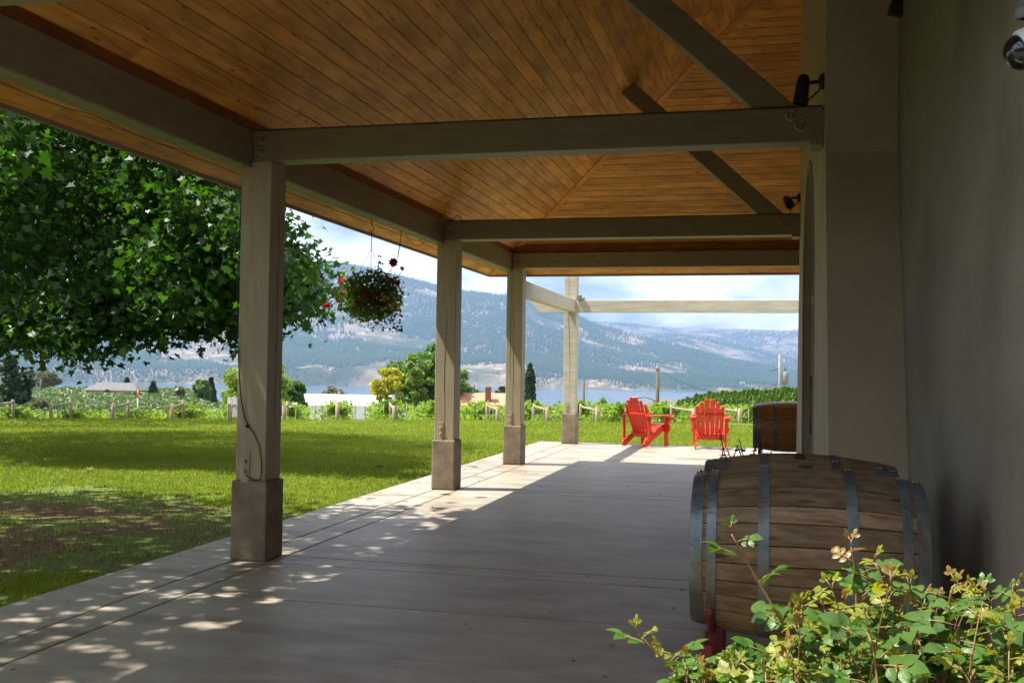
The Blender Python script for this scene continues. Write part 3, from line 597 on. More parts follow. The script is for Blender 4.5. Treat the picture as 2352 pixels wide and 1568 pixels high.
# brown ledger boards between beam and ceiling
at_roof(box('ledger', -3.775, -3.752, 3.3, YP[3] + .2, 3.199, 3.272, M['pine_dark']))
at_roof(box('ledger', -3.75, .8, YP[3] + S_ + .05, YP[3] + S_ + .07, 3.201, 3.34, M['pine_dark']))

# ------------------------------------------------------------------ walls
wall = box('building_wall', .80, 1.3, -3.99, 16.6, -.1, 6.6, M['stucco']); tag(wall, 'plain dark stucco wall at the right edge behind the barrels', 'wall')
shade_wall = box('unseen_shade_wall', -13, 1.3, -4.4, -4.0, -.1, 3.5, M['stucco']); tag(shade_wall, 'unseen stucco wall added across the drive, behind the viewpoint', 'wall')  # added out of view to block light reaching the near porch
wa = empty('entrance_wall', (.363, 9.45, 0)); tag(wa, 'projecting stucco entrance bay with sloping buttress ends and an arched door', 'wall')
XA, XB2 = .363, .7985
ybot0, ybot1, ytop0, ytop1, zk, zt = 6.05, 12.85, 6.875, 12.02, 2.85, 6.4
def yl(z): return ybot0 + (ytop0 - ybot0) * min(z / zk, 1)
def yr_(z): return ybot1 + (ytop1 - ybot1) * min(z / zk, 1)
bm = bmesh.new(); DC, DR, DS = 9.45, 1.10, 2.13         # door centre, radius, spring height
NA = 20
arc = [(DC - DR, 0)] + [(DC - DR * math.cos(math.pi * i / NA), DS + DR * math.sin(math.pi * i / NA)) for i in range(NA + 1)] + [(DC + DR, 0)]
rev = .16
def vv(x, y, z): return bm.verts.new((x - XA, y - DC, z))
cache = {}
def V3(x, y, z):
    k = (round(x, 5), round(y, 5), round(z, 5))
    if k not in cache: cache[k] = vv(*k)
    return cache[k]
def face(*p):
    try: return bm.faces.new([V3(*q) for q in p])
    except ValueError: return None
zs = [0, .7, 1.4, DS, zk, zt]
for i in range(len(zs) - 1):               # left and right of the doorway
    a, b_ = zs[i], zs[i + 1]
    face((XA, yl(a), a), (XA, DC - DR, a), (XA, DC - DR, b_), (XA, yl(b_), b_)); face((XA, DC + DR, a), (XA, yr_(a), a), (XA, yr_(b_), b_), (XA, DC + DR, b_))
    face((XB2, yl(a), a), (XA, yl(a), a), (XA, yl(b_), b_), (XB2, yl(b_), b_)); face((XA, yr_(a), a), (XB2, yr_(a), a), (XB2, yr_(b_), b_), (XA, yr_(b_), b_))
for i in range(1, NA + 1):
    p, q = arc[i], arc[i + 1]; face((XA, p[0], p[1]), (XA, q[0], q[1]), (XA, q[0], zt), (XA, p[0], zt))
for i in range(len(arc) - 1):              # reveal
    p, q = arc[i], arc[i + 1]; face((XA, p[0], p[1]), (XA + rev, p[0], p[1]), (XA + rev, q[0], q[1]), (XA, q[0], q[1]))
bmesh.ops.recalc_face_normals(bm, faces=bm.faces[:]); me = bpy.data.meshes.new('stucco_shell'); bm.to_mesh(me); bm.free()
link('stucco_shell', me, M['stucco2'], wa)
V, Fc = [], []                              # raised band round the arch
for i, p in enumerate(arc):
    d = Vector((p[0] - DC, max(p[1] - DS, 0))); d = Vector((math.copysign(1, p[0] - DC), 0)) if p[1] <= DS else d.normalized()
    for x_, off in ((-.012, .0), (-.012, .06), (.004, .06), (.004, 0)): V.append((x_, p[0] - DC + d.x * off, p[1] + d.y * off))
    if i: k = 4 * i; Fc += [(k - 4, k, k + 1, k - 3), (k - 3, k + 1, k + 2, k - 2), (k - 1, k - 2, k + 2, k + 3), (k - 4, k - 1, k + 3, k)]
link('arch_moulding', pymesh('arch_moulding', V, Fc), M['trim'], wa)
dr = empty('double_door', (.10, 0, 0)); dr.parent = wa     # local: x into the wall, y along it
box('glass_pane', .03, .035, -DR + .06, DR - .06, .1, DS - .04, M['glass'], dr)
V = [(.032, 0, DS)] + [(.032, (DR - .03) * math.cos(math.pi * i / NA), DS + (DR - .03) * math.sin(math.pi * i / NA)) for i in range(NA + 1)]
link('fanlight_glass', pymesh('fanlight_glass', V, [(0, i, i + 1) for i in range(1, NA + 1)]), M['glass'], dr)
for y0, y1 in ((-DR, -DR + .07), (DR - .07, DR), (-.10, -.005), (.005, .10), (-DR + .09, -DR + .19), (DR - .19, DR - .09)): box('door_stile', -.0, .03, y0, y1, .0, DS - .02, M['bronze'], dr, bev=.004)
for z0, z1 in ((.02, .24), (.95, 1.06), (DS - .14, DS - .05)):
    for y0, y1 in ((-DR + .191, -.101), (.101, DR - .191)): box('door_rail', .003, .027, y0, y1, z0, z1, M['bronze'], dr)
box('transom_bar', -.03, .03, -DR, DR, DS - .015, DS + .055, M['trim'], dr)
for y in (-.72, -.36, 0, .36, .72):
    h = math.sqrt(DR ** 2 - y ** 2); box('mullion', -.005, .028, y - .022, y + .022, DS + .056, DS + h - .01, M['trim'], dr)
for s in (-.052, .052):
    hd_ = tube('door_handle', [(-.01, s, .92), (-.07, s, .92), (-.07, s, 1.42), (-.01, s, 1.42)], .012, M['metal_dark'], dr, 8)

# ------------------------------------------------------------------ spotlights
def spotlight(x, y, z, lab, tilt, turn=0):
    s = empty('wall_spotlight', (x, y, z)); tag(s, lab, 'spotlight', 'black spotlights on the wall')
    lathe('mounting_plate', [(.055, 0), (.055, .012), (.038, .03), (.02, .034)], M['metal_dark'], s, 20, 'x').scale = (-1, 1, 1)
    tube('arm', [(-.02, 0, 0), (-.07, 0, 0), (-.115, 0, -.01)], .012, M['metal_dark'], s, 10)
    h = lathe('lamp_head', [(.012, .085), (.03, .075), (.04, .05), (.044, .0), (.05, -.105), (.05, -.115), (.043, -.115), (.04, -.085)], M['metal_dark'], s, 24, 'z', (-.135, 0, -.03)); h.rotation_euler = (tilt, .12, turn)
    tube('cord', [(-.02, .01, -.035), (-.03, .0, -.06), (-.07, -.0, -.095), (-.095, .0, -.115), (-.105, .01, -.14), (-.106, .02, -.17)], .0055, M['cable'], s, 6)
    return s
spotlight(.361, 7.115, 3.375, 'black cylinder spotlight above the wall end of the nearest big beam', 0)
spotlight(.361, 11.90, 3.385, 'black spotlight turned to show its lens, above the second beam', -1.0, .35)
# dome security camera
dc = empty('dome_camera', tuple(atY(2350, 118, 3.45))); tag(dc, 'white dome security camera hanging at the top right edge', 'security camera')
q = lathe('housing', [(.02, .10), (.05, .098), (.062, .08), (.066, .03), (.066, .0), (.06, -.004)], M['white'], dc, 28, 'z')
dm = lathe('dome', [(.057, .0), (.056, -.012), (.050, -.030), (.036, -.046), (.018, -.054), (.004, -.056)], M['glass'], dc, 28, 'z')
tube('drop_pipe', [(0, 0, .1), (0, 0, .45)], .012, M['grey_metal'], dc, 10)
lathe('pipe_collar', [(.018, .0), (.026, .004), (.026, .03), (.018, .034)], M['grey_metal'], dc, 14, 'z', (0, 0, .10))
tube('wall_arm', [(0, 0, .44), (.02, 0, .47), (.05, 0, .47)], .012, M['grey_metal'], dc, 10)
for c_ in (q, dm): c_.rotation_euler = (0, 1.15, 0)
sp = empty('wall_speaker', (.775, 6.70, 3.70)); tag(sp, 'small black box speaker tucked under the roof above the wall corner', 'speaker')
b1 = box('cabinet', -.045, .045, -.05, .05, -.05, .06, M['metal_dark'], sp, bev=.006); b1.rotation_euler = (.1, .25, .1)
box('bracket', -.01, .024, .04, .09, .0, .03, M['metal_dark'], sp)

# ------------------------------------------------------------------ wine barrels
NST = 26
def bar_r(x, Lh=.45): return .333 - (.333 - .283) * (x / Lh) ** 2
def make_barrel(wood, lab, extra=None):
    b = empty('wine_barrel'); tag(b, lab, 'barrel', 'wine barrels lying on racks')
    Lh = .45; nx = 12; g = random.Random(len(lab)); ang = 0; ws = [g.uniform(.75, 1.3) for _ in range(NST)]; tot = sum(ws)
    meshes = {}
    for k in range(NST):
        wd = 2 * math.pi * ws[k] / tot; a0, a1 = ang + .006, ang + wd - .006; ang += wd; V, Fc = [], []
        for i in range(nx + 1):
            x = -Lh + 2 * Lh * i / nx; r = bar_r(x); dr_ = .0
            for a in (a0, (a0 + a1) / 2, a1): V.append((x, -r * math.cos(a), r * math.sin(a)))
            for a in (a0, a1): V.append((x, -(r - .025) * math.cos(a), (r - .025) * math.sin(a)))
        for i in range(nx):
            p, q = i * 5, (i + 1) * 5
            Fc += [(p, q, q + 1, p + 1), (p + 1, q + 1, q + 2, p + 2), (p, p + 3, q + 3, q), (p + 2, q + 2, q + 4, p + 4), (p + 3, p + 4, q + 4, q + 3)]
        Fc += [(0, 1, 2, 4, 3), tuple(nx * 5 + j for j in (3, 4, 2, 1, 0))]
        me = pymesh('stave', V, Fc); bm = bmesh.new(); bm.from_mesh(me); bmesh.ops.recalc_face_normals(bm, faces=bm.faces[:]); bm.to_mesh(me); bm.free()
        link('stave', me, wood, b)
    for xc, hwid in ((-.424, .024), (-.365, .019), (-.165, .021), (.165, .021), (.365, .019), (.424, .024)):
        x0, x1 = xc - hwid, xc + hwid; r0, r1 = bar_r(x0) + .0005, bar_r(x1) + .0005
        h = lathe('hoop', [(r0 - .003, x0), (r0 + .0025, x0), (r1 + .0025, x1), (r1 - .003, x1)], M['hoop'], b, 96, 'x', None, False)
        for dz in (-.008, .008):
            a = math.pi / 2 + (.12 if xc < 0 else -.10); rr_ = bar_r(xc) + .004
            lathe('rivet', [(.0075, 0), (.0065, .004), (.001, .0055)], M['rivet'], h, 8, 'z', (xc + dz, -rr_ * math.cos(a), rr_ * math.sin(a)))
    for s in (-1, 1):                                           # heads, planked
        for k in range(6):
            y0, y1 = -.26 + k * .0867 + .001, -.26 + (k + 1) * .0867 - .001; R2 = .262
            def hz_(y): return math.sqrt(max(R2 ** 2 - y * y, .0004))
            pts = [(y0, -hz_(y0)), ((y0 + y1) / 2, -hz_((y0 + y1) / 2)), (y1, -hz_(y1)), (y1, hz_(y1)), ((y0 + y1) / 2, hz_((y0 + y1) / 2)), (y0, hz_(y0))]
            prism('head_plank', pts, 'x', s * .405 - .01, s * .405 + .01, wood, b)
    return b
bar1 = make_barrel(M['oak'], 'nearest weathered oak wine barrel lying behind the rose bush'); bar1.location = (.155, 4.22, .75); bar1.scale = (.945, 1, 1)
lathe('bung_hole', [(.03, 0), (.03, .006), (.024, .006)], M['crack'], bar1, 16, 'z', (0.0, 0, .331))
bar2 = copy_tree(bar1); bar2.location = (.155, 5.02, .742); bar2['label'] = 'second oak wine barrel, its top showing just behind the nearest barrel'; bar2.rotation_euler = (0.25, 0, 0)
bar3 = make_barrel(M['oak_warm'], 'orange brown oiled wine barrel beyond the door, cut by the wall edge'); bar3.location = (.30, 14.2, .735)
def rack(x, y, lab, n=2, sp_=.8):
    r = empty('barrel_rack', (x, y, 0)); tag(r, lab, 'rack', 'red steel barrel racks')
    y1 = (n - 1) * sp_
    for px in (-.36, .36):
        for py in (-.27, y1 + .27): box('leg', px - .025, px + .025, py - .025, py + .025, 0, .44, M['red_steel'], r, bev=.004)
        box('foot_rail', px - .025, px + .025, -.245, y1 + .245, .06, .11, M['red_steel'], r, bev=.004)
        for c in range(n):
            pts = [(px * .97, c * sp_ + .30 * math.sin(a), .75 - .317 * math.cos(a)) for a in [(-.95 + 1.9 * i / 12) for i in range(13)]]
            tube('cradle', pts, .014, M['red_steel'], r, 6)
            box('cradle_strut', px - .02, px + .02, c * sp_ - .02, c * sp_ + .02, .111, .42, M['red_steel'], r)
    for py in (-.27, y1 + .27): box('cross_rail', -.335, .335, py - .02, py + .02, .30, .34, M['red_steel'], r, bev=.004)
    return r
rack(.155, 4.22, 'dark red steel rack under the two near barrels')
rack(.30, 14.2, 'dark red steel rack under the far barrel', 1)

# ------------------------------------------------------------------ adirondack chairs
def slat_outline(w0, w1, h, rnd):
    pts = [(-w0 / 2, 0), (w0 / 2, 0)]
    for i in range(7):
        a = i / 6 * math.pi; pts.append((w1 / 2 * math.cos(a), h - rnd + rnd * math.sin(a)))
    return pts
def make_chair(lab):
    """faces +y; rear feet at y=0"""
    c = empty('garden_chair'); tag(c, lab, 'chair', 'red slatted garden chairs on the patio'); mt = M['red_paint']
    # stringers: from rear foot up to the seat front
    for s in (-1, 1):
        x = s * .255
        pts = [(-.02, 0), (.07, 0), (.32, .155), (.56, .27), (.74, .30), (.79, .28), (.80, .345), (.76, .375), (.66, .39), (.45, .335), (.20, .20), (.0, .115), (-.035, .05)]
        prism('seat_rail', pts, 'x', x - .013, x + .013, mt, c, bev=.002)
        xf = s * .285
        box('front_leg', xf - .014, xf + .014, .60, .70, 0, .555, mt, c, bev=.003)
        # scrolled arm bracket
        br = [(.70, .55), (.86, .55), (.83, .50), (.76, .46), (.745, .41), (.775, .36), (.765, .30), (.73, .26), (.70, .25)]
        prism('arm_bracket', br, 'x', xf - .012, xf + .012, mt, c, bev=.002)
        ot = [(xf + s * .014, .55), (xf + s * .10, .55), (xf + s * .085, .51), (xf + s * .045, .47), (xf + s * .05, .42), (xf + s * .072, .36), (xf + s * .06, .30), (xf + s * .014, .25)]
        prism('arm_bracket', ot, 'y', .64, .664, mt, c, bev=.002)
        # rear upright under the arm
        xr = s * .30
        box('rear_upright', xr - .012, xr + .012, .05, .115, .10, .575, mt, c, bev=.002)
        ro = [(xr + s * .012, .56), (xr + s * .07, .56), (xr + s * .055, .52), (xr + s * .03, .49), (xr + s * .04, .44), (xr + s * .012, .36)]
        prism('arm_bracket', ro, 'y', .07, .092, mt, c, bev=.002)
        ar = [(s * .245, .03), (s * .31, .0), (s * .345, .06), (s * .375, .40), (s * .40, .70), (s * .39, .80), (s * .33, .845), (s * .27, .82), (s * .255, .70)]
        prism('armrest', ar if s > 0 else ar[::-1], 'z', .575, .597, mt, c, bev=.004)
    for k in range(7):                                     # seat slats
        t = k / 6; y = .30 + .46 * t; z = .268 + .13 * math.sin(min(t * 1.25, 1) * math.pi / 2) ; 
        o = box('seat_slat', -.268, .268, -.032, .032, 0, .02, mt, c, bev=.003); o.location = (0, y, z + (.0 if k < 6 else -.015)); o.rotation_euler = (.42 * (1 - t) if k < 6 else -.7, 0, 0)
    # back: slats fan out, leaning back
    lean = R_(23); by, bz = .30, .20
    hs = [.66, .74, .80, .80, .74, .66]
    for k in range(6):
        u = (k - 2.5) / 2.5; w0, w1 = .058, .078
        if k in (2, 3): w0, w1 = .062, .096
        me = prism('back_slat', slat_outline(w0, w1, hs[k], .045), 'y', -.009, .009, mt, c, bev=.002)
        xb = [-.195, -.118, -.040, .040, .118, .195][k]
        me.location = (xb, by - .02 * (1 - abs(u)) , bz); me.rotation_euler = (lean, [-.066, -.045, -.018, .018, .045, .066][k], 0)
    # curved upper brace, lower brace
    V, Fc = [], []; n = 12
    for i in range(n + 1):
        s = -1 + 2 * i / n; x = s * .325; y = .10 - .055 * (1 - s * s) - .0; yi = .145 - .06 * (1 - s * s)
        for (yy, zz) in ((y, .615), (yi, .615), (yi, .645), (y, .645)): V.append((x, yy, zz))
        if i: k = 4 * i; Fc += [(k - 4 + a, k - 4 + (a + 1) % 4, k + (a + 1) % 4, k + a) for a in range(4)]
    Fc += [(3, 2, 1, 0), (4 * n, 4 * n + 1, 4 * n + 2, 4 * n + 3)]
    me = pymesh('back_brace', V, Fc); bm = bmesh.new(); bm.from_mesh(me); bmesh.ops.recalc_face_normals(bm, faces=bm.faces[:]); bm.to_mesh(me); bm.free(); link('back_brace', me, mt, c)
    box('lower_brace', -.242, .242, .235, .262, .17, .25, mt, c, bev=.003)
    box('front_apron', -.242, .242, .775, .795, .28, .37, mt, c, bev=.003)
    return c
ch1 = make_chair('red slatted garden chair turned to the right, left one of the pair'); ch1.location = (-2.43, 19.88, 0); ch1.rotation_euler = (0, 0, R_(-31))
ch2 = copy_tree(ch1); ch2['label'] = 'red slatted garden chair seen square from behind, right one of the pair'; ch2.location = (-.99, 19.62, 0); ch2.rotation_euler = (0, 0, R_(2))

# ------------------------------------------------------------------ pergola beyond the roof
o = box('pergola_beam', -3.75, -3.60, YP[3] + .29, YP[4] + S_ - .004, 2.563, 2.805, M['paint_sunlit'], None, bev=.006); tag(o, 'sunlit pergola beam running from the roof corner post to the far post', 'beam', 'pergola beams')
o = prism('pergola_beam', [(-4.49, 2.795), (-4.49, 2.74), (-4.33, 2.558), (.79, 2.558), (.79, 2.795)], 'y', YP[4] + S_, YP[4] + S_ + .10, M['paint_sunlit'], None, bev=.005); tag(o, 'long sunlit pergola beam crossing above the red chairs', 'beam', 'pergola beams')
fl = empty('floodlight', (-3.52, YP[4] - .02, 2.80)); tag(fl, 'small grey floodlight sitting on the pergola beam at the far post', 'floodlight')
box('lamp_housing', -.05, .04, -.02, .06, .0, .10, M['grey_metal'], fl, bev=.01); lathe('lens', [(.025, 0), (.03, .02), (.02, .04)], M['grey_metal'], fl, 12, 'x', (.06, .02, .03)); tube('bracket', [(.0, .02, .0), (.04, .02, -.003), (.1, .03, .01)], .008, M['grey_metal'], fl, 6)

# ------------------------------------------------------------------ hanging basket
HX, HY = -3.84, 9.74
hb = empty('hanging_basket', (HX, HY, 2.15)); tag(hb, 'hanging basket of mixed red, pink, yellow and white flowers', 'flower basket')
lathe('basket_bowl', [(.05, -.20), (.13, -.15), (.18, -.05), (.195, .06), (.20, .07), (.185, .07), (.16, .03)], M['moss'], hb, 24)
tubes('hanger_wire', [([(0, 0, .47), (.19 * math.cos(a), .19 * math.sin(a), .07)], .0022) for a in (.4, 1.97, 3.54, 5.11)], M['cable'], hb, 4)
lo = [((0, 0, .04), (.27, .27, .22), 5), ((-.1, -.2, .0), (.17, .17, .2), 1.5), ((.1, .22, .02), (.17, .16, .22), 1.5), ((0, 0, -.14), (.23, .23, .13), 2)]
P, nn = in_lobes(lo, 3600, 5, .6); V, Fc = leaves(P, .034, SH_OVAL, nn, .7, .4, seed=6); tag(link('foliage', npmesh('foliage', V, Fc), M['leaf_green'], hb), kind='stuff')
g = np.random.default_rng(8); Pt = []; 
for k in range(26):                                   # trailing stems
    a = g.uniform(0, 6.28); r0 = g.uniform(.14, .27); n_ = int(g.integers(12, 26)); z = g.uniform(-.08, .02)
    for q in range(n_): Pt.append((r0 * math.cos(a) + .02 * g.normal(), r0 * math.sin(a) * 1.15 + .02 * g.normal(), z - q * .0125 + .01 * g.normal()))
V, Fc = leaves(np.array(Pt), .026, SH_OVAL, None, 1.2, .6, seed=9); tag(link('trailing_foliage', npmesh('trailing_foliage', V, Fc), M['leaf_lime'], hb), kind='stuff')
def flower(name, mat, rad, npet, cup, layers=1, seed=0):
    g = random.Random(seed); V, Fc = [], []
    for L_ in range(layers):
        for k in range(npet):
            a = 2 * math.pi * (k + .5 * L_) / npet + g.uniform(-.15, .15); r = rad * (1 - .25 * L_); w_ = rad * 2.1 / npet * 1.3; z1 = cup * rad * (1 + 1.2 * L_)
            d = Vector((math.cos(a), math.sin(a), 0)); sdv = Vector((-d.y, d.x, 0)); o_ = len(V)
            V += [d * .05 * rad, d * r * .6 + sdv * w_ + Vector((0, 0, z1 * .6)), d * r + Vector((0, 0, z1 + .1 * rad)), d * r * .6 - sdv * w_ + Vector((0, 0, z1 * .6))]; Fc.append((o_, o_ + 1, o_ + 2, o_ + 3))
    return pymesh(name, V, Fc)
fm = {k: flower('blossom', None, r, n_, cu, la, i) for i, (k, (r, n_, cu, la)) in enumerate(dict(red=(.045, 9, .5, 4), pink=(.026, 6, .3, 2), yellow=(.02, 5, .2, 1), white=(.011, 5, .2, 1), orange=(.021, 8, .2, 2), plum=(.014, 5, .3, 2)).items())}
for k, me in fm.items(): me.materials.append(M['petal_' + k])
CV = Vector((math.cos(YAW), math.sin(YAW), 0)); CF = Vector((-math.sin(YAW), math.cos(YAW), 0))   # picture-right and into-picture directions
def put_flower(kind, u, v, rnd, sc_=1.0):
    # u, v in units of metres right / up as seen from the porch; sits on the bulge towards us
    dep = -math.sqrt(max(.27 ** 2 - min(u * u + v * v, .07), .0009)) * 1.0 if abs(u) < .28 else 0
    p = CV * u + CF * dep + Vector((0, 0, v)); o = link('blossom', fm[kind], None, hb, p); o.scale = [sc_] * 3
    d = (-CF * 1.0 + CV * u * 2.5 + Vector((rnd.uniform(-.3, .3), rnd.uniform(-.3, .3), rnd.uniform(-.1, .5)))).normalized(); o.rotation_euler = d.to_track_quat('Z', 'Y').to_euler(); return o
g_ = random.Random(4)
for u, v, k, s_ in [(.225, .33, 'red', 1.15), (.27, .13, 'red', .8), (-.02, .0, 'red', .75), (-.08, -.08, 'red', .75), (.06, -.02, 'red', .6), (-.27, .10, 'red', .6), (.17, .19, 'orange', 1.2), (.20, .13, 'orange', 1.2), (.24, .18, 'orange', 1), (.08, -.27, 'orange', 1), (.31, .28, 'orange', 1.3)]: put_flower(k, u, v, g_, s_)
for i in range(14): put_flower('pink', -.27 + g_.uniform(-.09, .06), g_.uniform(-.10, .16), g_)
put_flower('red', -.405, -.10, g_, .8)
for i in range(20): put_flower('yellow', .22 + g_.uniform(-.09, .10), -.08 + g_.uniform(-.09, .09), g_)
for i in range(8): put_flower('yellow', -.26 + g_.uniform(-.04, .04), .12 + g_.uniform(-.02, .16), g_, .8)
for i in range(34): put_flower('white', g_.uniform(-.2, .2), g_.uniform(-.36, .16), g_)
for i in range(26): put_flower('plum', .2 + g_.uniform(-.1, .12), -.26 + g_.uniform(-.1, .1), g_)
for i in range(14): put_flower('plum', .08 + g_.uniform(-.04, .05), .24 + g_.uniform(0, .16), g_, .8)
tubes('flower_stalk', [([Vector((0, 0, .1)) + CV * a, CV * u + Vector((0, 0, v))], .003) for a, u, v in ((.15, .22, .31), (.1, .1, .34), (.05, .08, .38), (-.1, -.39, -.10), (-.15, -.28, .05), (.2, .32, .27), (-.12, -.1, .27))], M['leaf_green'], hb, 4)
hk = empty('basket_hook', (HX, HY, 2.92)); tag(hk, 'iron hook screwed into the eave beam holding the flower basket', 'hook')
tube('hook_shank', [(0, 0, 0), (0, 0, -.06), (.02, 0, -.085), (.015, 0, -.115), (-.012, 0, -.12), (-.028, 0, -.10)], .004, M['metal_dark'], hk, 6)
tube('hook_swivel', [(0, 0, -.12), (.004, 0, -.2), (0, 0, -.30)], .004, M['metal_dark'], hk, 6)
h2_ = tube('dangling_hook', [(0, 0, 0), (-.01, 0, -.10), (-.035, 0, -.26), (-.04, 0, -.30)], .0045, M['metal_dark']); h2_.location = (-3.84, 10.62, 2.922); tag(h2_, 'spare thin iron hook hanging right of the flower basket', 'hook')
lw = tube('loose_wire', bezier((-3.87, 10.82, 2.921), (-3.87, 11.15, 2.73), (-3.87, 11.5, 2.921), 10), .003, M['cable']); tag(lw, 'sagging loop of dark wire under the eave beam near the second post', 'wire')
pts = [(-3.915, 3.4 + .18 * k, 2.93 - .028 * abs(math.sin(k * .55))) for k in range(18)]
lw = tube('fairy_light_wire', pts, .0035, M['stake']); tag(lw, 'thin pale string light wire under the upper left eave beam', 'wire')
lw = tube('caulk_wire_loop', bezier((-3.66, YP[2] + .1, 3.205), (-3.61, YP[2] + .1, 3.34), (-3.54, YP[2] + .1, 3.205), 10), .005, M['cable']); tag(lw, 'small black cable loop standing on the second cross beam at its post', 'cable')

# ------------------------------------------------------------------ big trees on the lawn at left
def tree_limbs(base, trunk_h, trunk_r, targets, seed, lean=(0, 0)):
    g = random.Random(seed); lst = []; B = Vector(base); T = B + Vector((lean[0], lean[1], trunk_h))
    tk = [B, B.lerp(T, .5) + Vector((g.uniform(-.1, .1), g.uniform(-.1, .1), 0)), T]
    for tg in targets:
        tg = Vector(tg); s = B.lerp(T, g.uniform(.5, 1)); mid = s.lerp(tg, .5) + Vector((0, 0, .12 * (tg - s).length)); r0 = trunk_r * g.uniform(.18, .3)
        pth = bezier(s, mid, tg, 7); lst.append((pth, [max(r0 * (1 - .9 * i / 7), .01) for i in range(8)]))
    return tk, lst
def big_tree(base, centre, rad, zlo, ztop, nclus, nleaf, seed, label, extra=(), leaf=.165, parts=0, side=None):
    g = np.random.default_rng(seed); tr = empty('sycamore_tree', base); tag(tr, label, 'tree', 'broad sycamore trees on the lawn')
    C = []
    while len(C) < nclus:
        a = g.uniform(0, 2 * math.pi); u = math.sqrt(g.uniform(.02, 1)); x, y = rad[0] * u * math.cos(a), rad[1] * u * math.sin(a)
        hi = zlo + (ztop - zlo) * math.sqrt(max(1 - u ** 2.2, .0)); lo = zlo + (1 - u) * 1.6
        if side is not None and centre[0] + x > side * (centre[1] + y): continue
        k = g.uniform(0, 1) ** .9
        C.append((centre[0] + x, centre[1] + y, lo + (hi - lo) * k))
    C += list(extra); C = np.array(C)
    idx = g.integers(0, len(C), nleaf); off = g.normal(size=(nleaf, 3)) * np.where(idx >= nclus, .30, .6)[:, None] * np.array([1, 1, .7]); P = C[idx] + off
    P = P[(P[:, 2] > zlo - .35) | (idx >= nclus)]
    B = np.array(base)
    V, Fc = leaves(P - B, leaf, SH_STAR, None, 1.0, 1.1, seed=seed + 1, cup=.35, jitter=.5)
    if parts:                                              # the leaves that show largest are parts of their own
        d = np.linalg.norm(P, axis=1); scr = np.array([1.0 if -.62 < math.atan2(p[0], p[1]) < -.30 else 0 for p in P]); order = np.argsort(d + 100 * (1 - scr)); near = order[:parts]; rest = np.setdiff1d(np.arange(len(P)), near)
        k = len(SH_STAR); V3_ = V.reshape(-1, k, 3)
        mes = []
        for s in range(8):
            v0 = V3_[near[s]] - (P[near[s]] - B); mm_ = npmesh('leaf', v0, [list(range(k))]); mm_.materials.append(M['leaf_maple']); mes.append(mm_)
        for q, i in enumerate(near):
            o = link('leaf', mes[q % 8], None, tr, P[i] - B, (g.uniform(-.5, .5), g.uniform(-.5, .5), g.uniform(0, 6.28)))
        V = V3_[rest].reshape(-1, 3); Fc = np.arange(len(rest) * k).reshape(-1, k)
    tag(link('crown', npmesh('crown', V, Fc), M['leaf_maple'], tr), kind='stuff')
    sel = C[g.choice(len(C), min(80, len(C)), replace=False)] - B
    tk, lst = tree_limbs((0, 0, 0), ztop * .55, .3, [tuple(c) for c in sel], seed)
    tube('trunk', tk, [.34, .26, .17], M['bark'], tr, 12)
    tubes('limbs', lst, M['bark'], tr, 6)
    return tr
gt_ = random.Random(77); tip_px = []
while len(tip_px) < 190:
    a_, b_ = gt_.uniform(-40, 700), gt_.uniform(210, 790)
    if b_ > 772 - max(0, a_ - 150) * .12 - 20 * math.sin(a_ * .03) or (a_ > 600 and (b_ < 590 or b_ > 710)): continue
    tip_px.append((a_, b_, gt_.uniform(13.8, 18.5)))
tip = [tuple(atY(x, y, Y)) for x, y, Y in tip_px + [(712, 655, 15.5), (690, 665, 15.3), (672, 640, 15.6), (668, 610, 16), (680, 685, 15.5), (656, 712, 16), (640, 570, 16.5), (640, 620, 16), (600, 640, 16), (560, 700, 15.8), (520, 740, 15.8), (480, 700, 15.5), (430, 740, 15.3), (380, 745, 15), (330, 730, 15), (300, 760, 14.6), (250, 770, 14.6), (180, 790, 14.5), (160, 780, 14.4), (90, 760, 14.5), (30, 765, 14.3), (20, 740, 14.3), (540, 760, 16), (450, 690, 15), (350, 700, 14.6), (600, 560, 15.6), (520, 600, 15), (400, 620, 15), (300, 640, 14.5), (200, 700, 14.5), (100, 700, 14.3)]]
big_tree((-17.0, 19.3, -.35), (-15.9, 20.2, 0), (6.9, 6.9), 2.3, 12.5, 300, 98000, 31, 'broad green tree whose leafy branches fill the left side of the lawn', extra=tip, parts=280, leaf=.118, side=-.53)
big_tree((-11.4, 4.6, -.06), (-9.3, 5.3, 0), (4.7, 4.6), 3.9, 9.5, 150, 17500, 37, 'second leafy tree just outside the left edge, shading the patio')
big_tree((-29, 32.5, -.45), (-26.5, 32, 0), (6, 6), 3, 13, 110, 9000, 39, 'farther broad tree at left behind the nearer leafy branches')

# ------------------------------------------------------------------ lawn grass (geometry), denser where it is near
g = np.random.default_rng(3)
n = 520000; d = np.exp(g.uniform(math.log(4.2), math.log(41), n)); ph = g.uniform(-.80, .12, n); x = d * np.sin(ph); y = d * np.cos(ph); r = rr(x, y)
ok = (r < 40.3) & ~((x > XE) & (y < 20.46)) ; x, y, d = x[ok], y[ok], d[ok]
nz = np.array([mnoise.fractal((a * .9, b * .9, 2.2), 1., 2., 4) for a, b in zip(x, y)])
dist = np.hypot(x + 7.3, y - 7.6); bare = (dist < 3.3 + nz * 1.1)
keep = ~bare | (g.uniform(size=len(x)) < .16); x, y, d, bare = x[keep], y[keep], d[keep], bare[keep]; n = len(x)
h = (.018 + .014 * g.uniform(size=n)) * (1 + .035 * d); wd = .0026 * (1 + .26 * d) * .6; a = g.uniform(0, 6.28, n)
dxx, dyy = np.cos(a) * wd, np.sin(a) * wd; lx, ly = g.normal(size=n) * h * .5, g.normal(size=n) * h * .5; z = tz(x, y) - .004
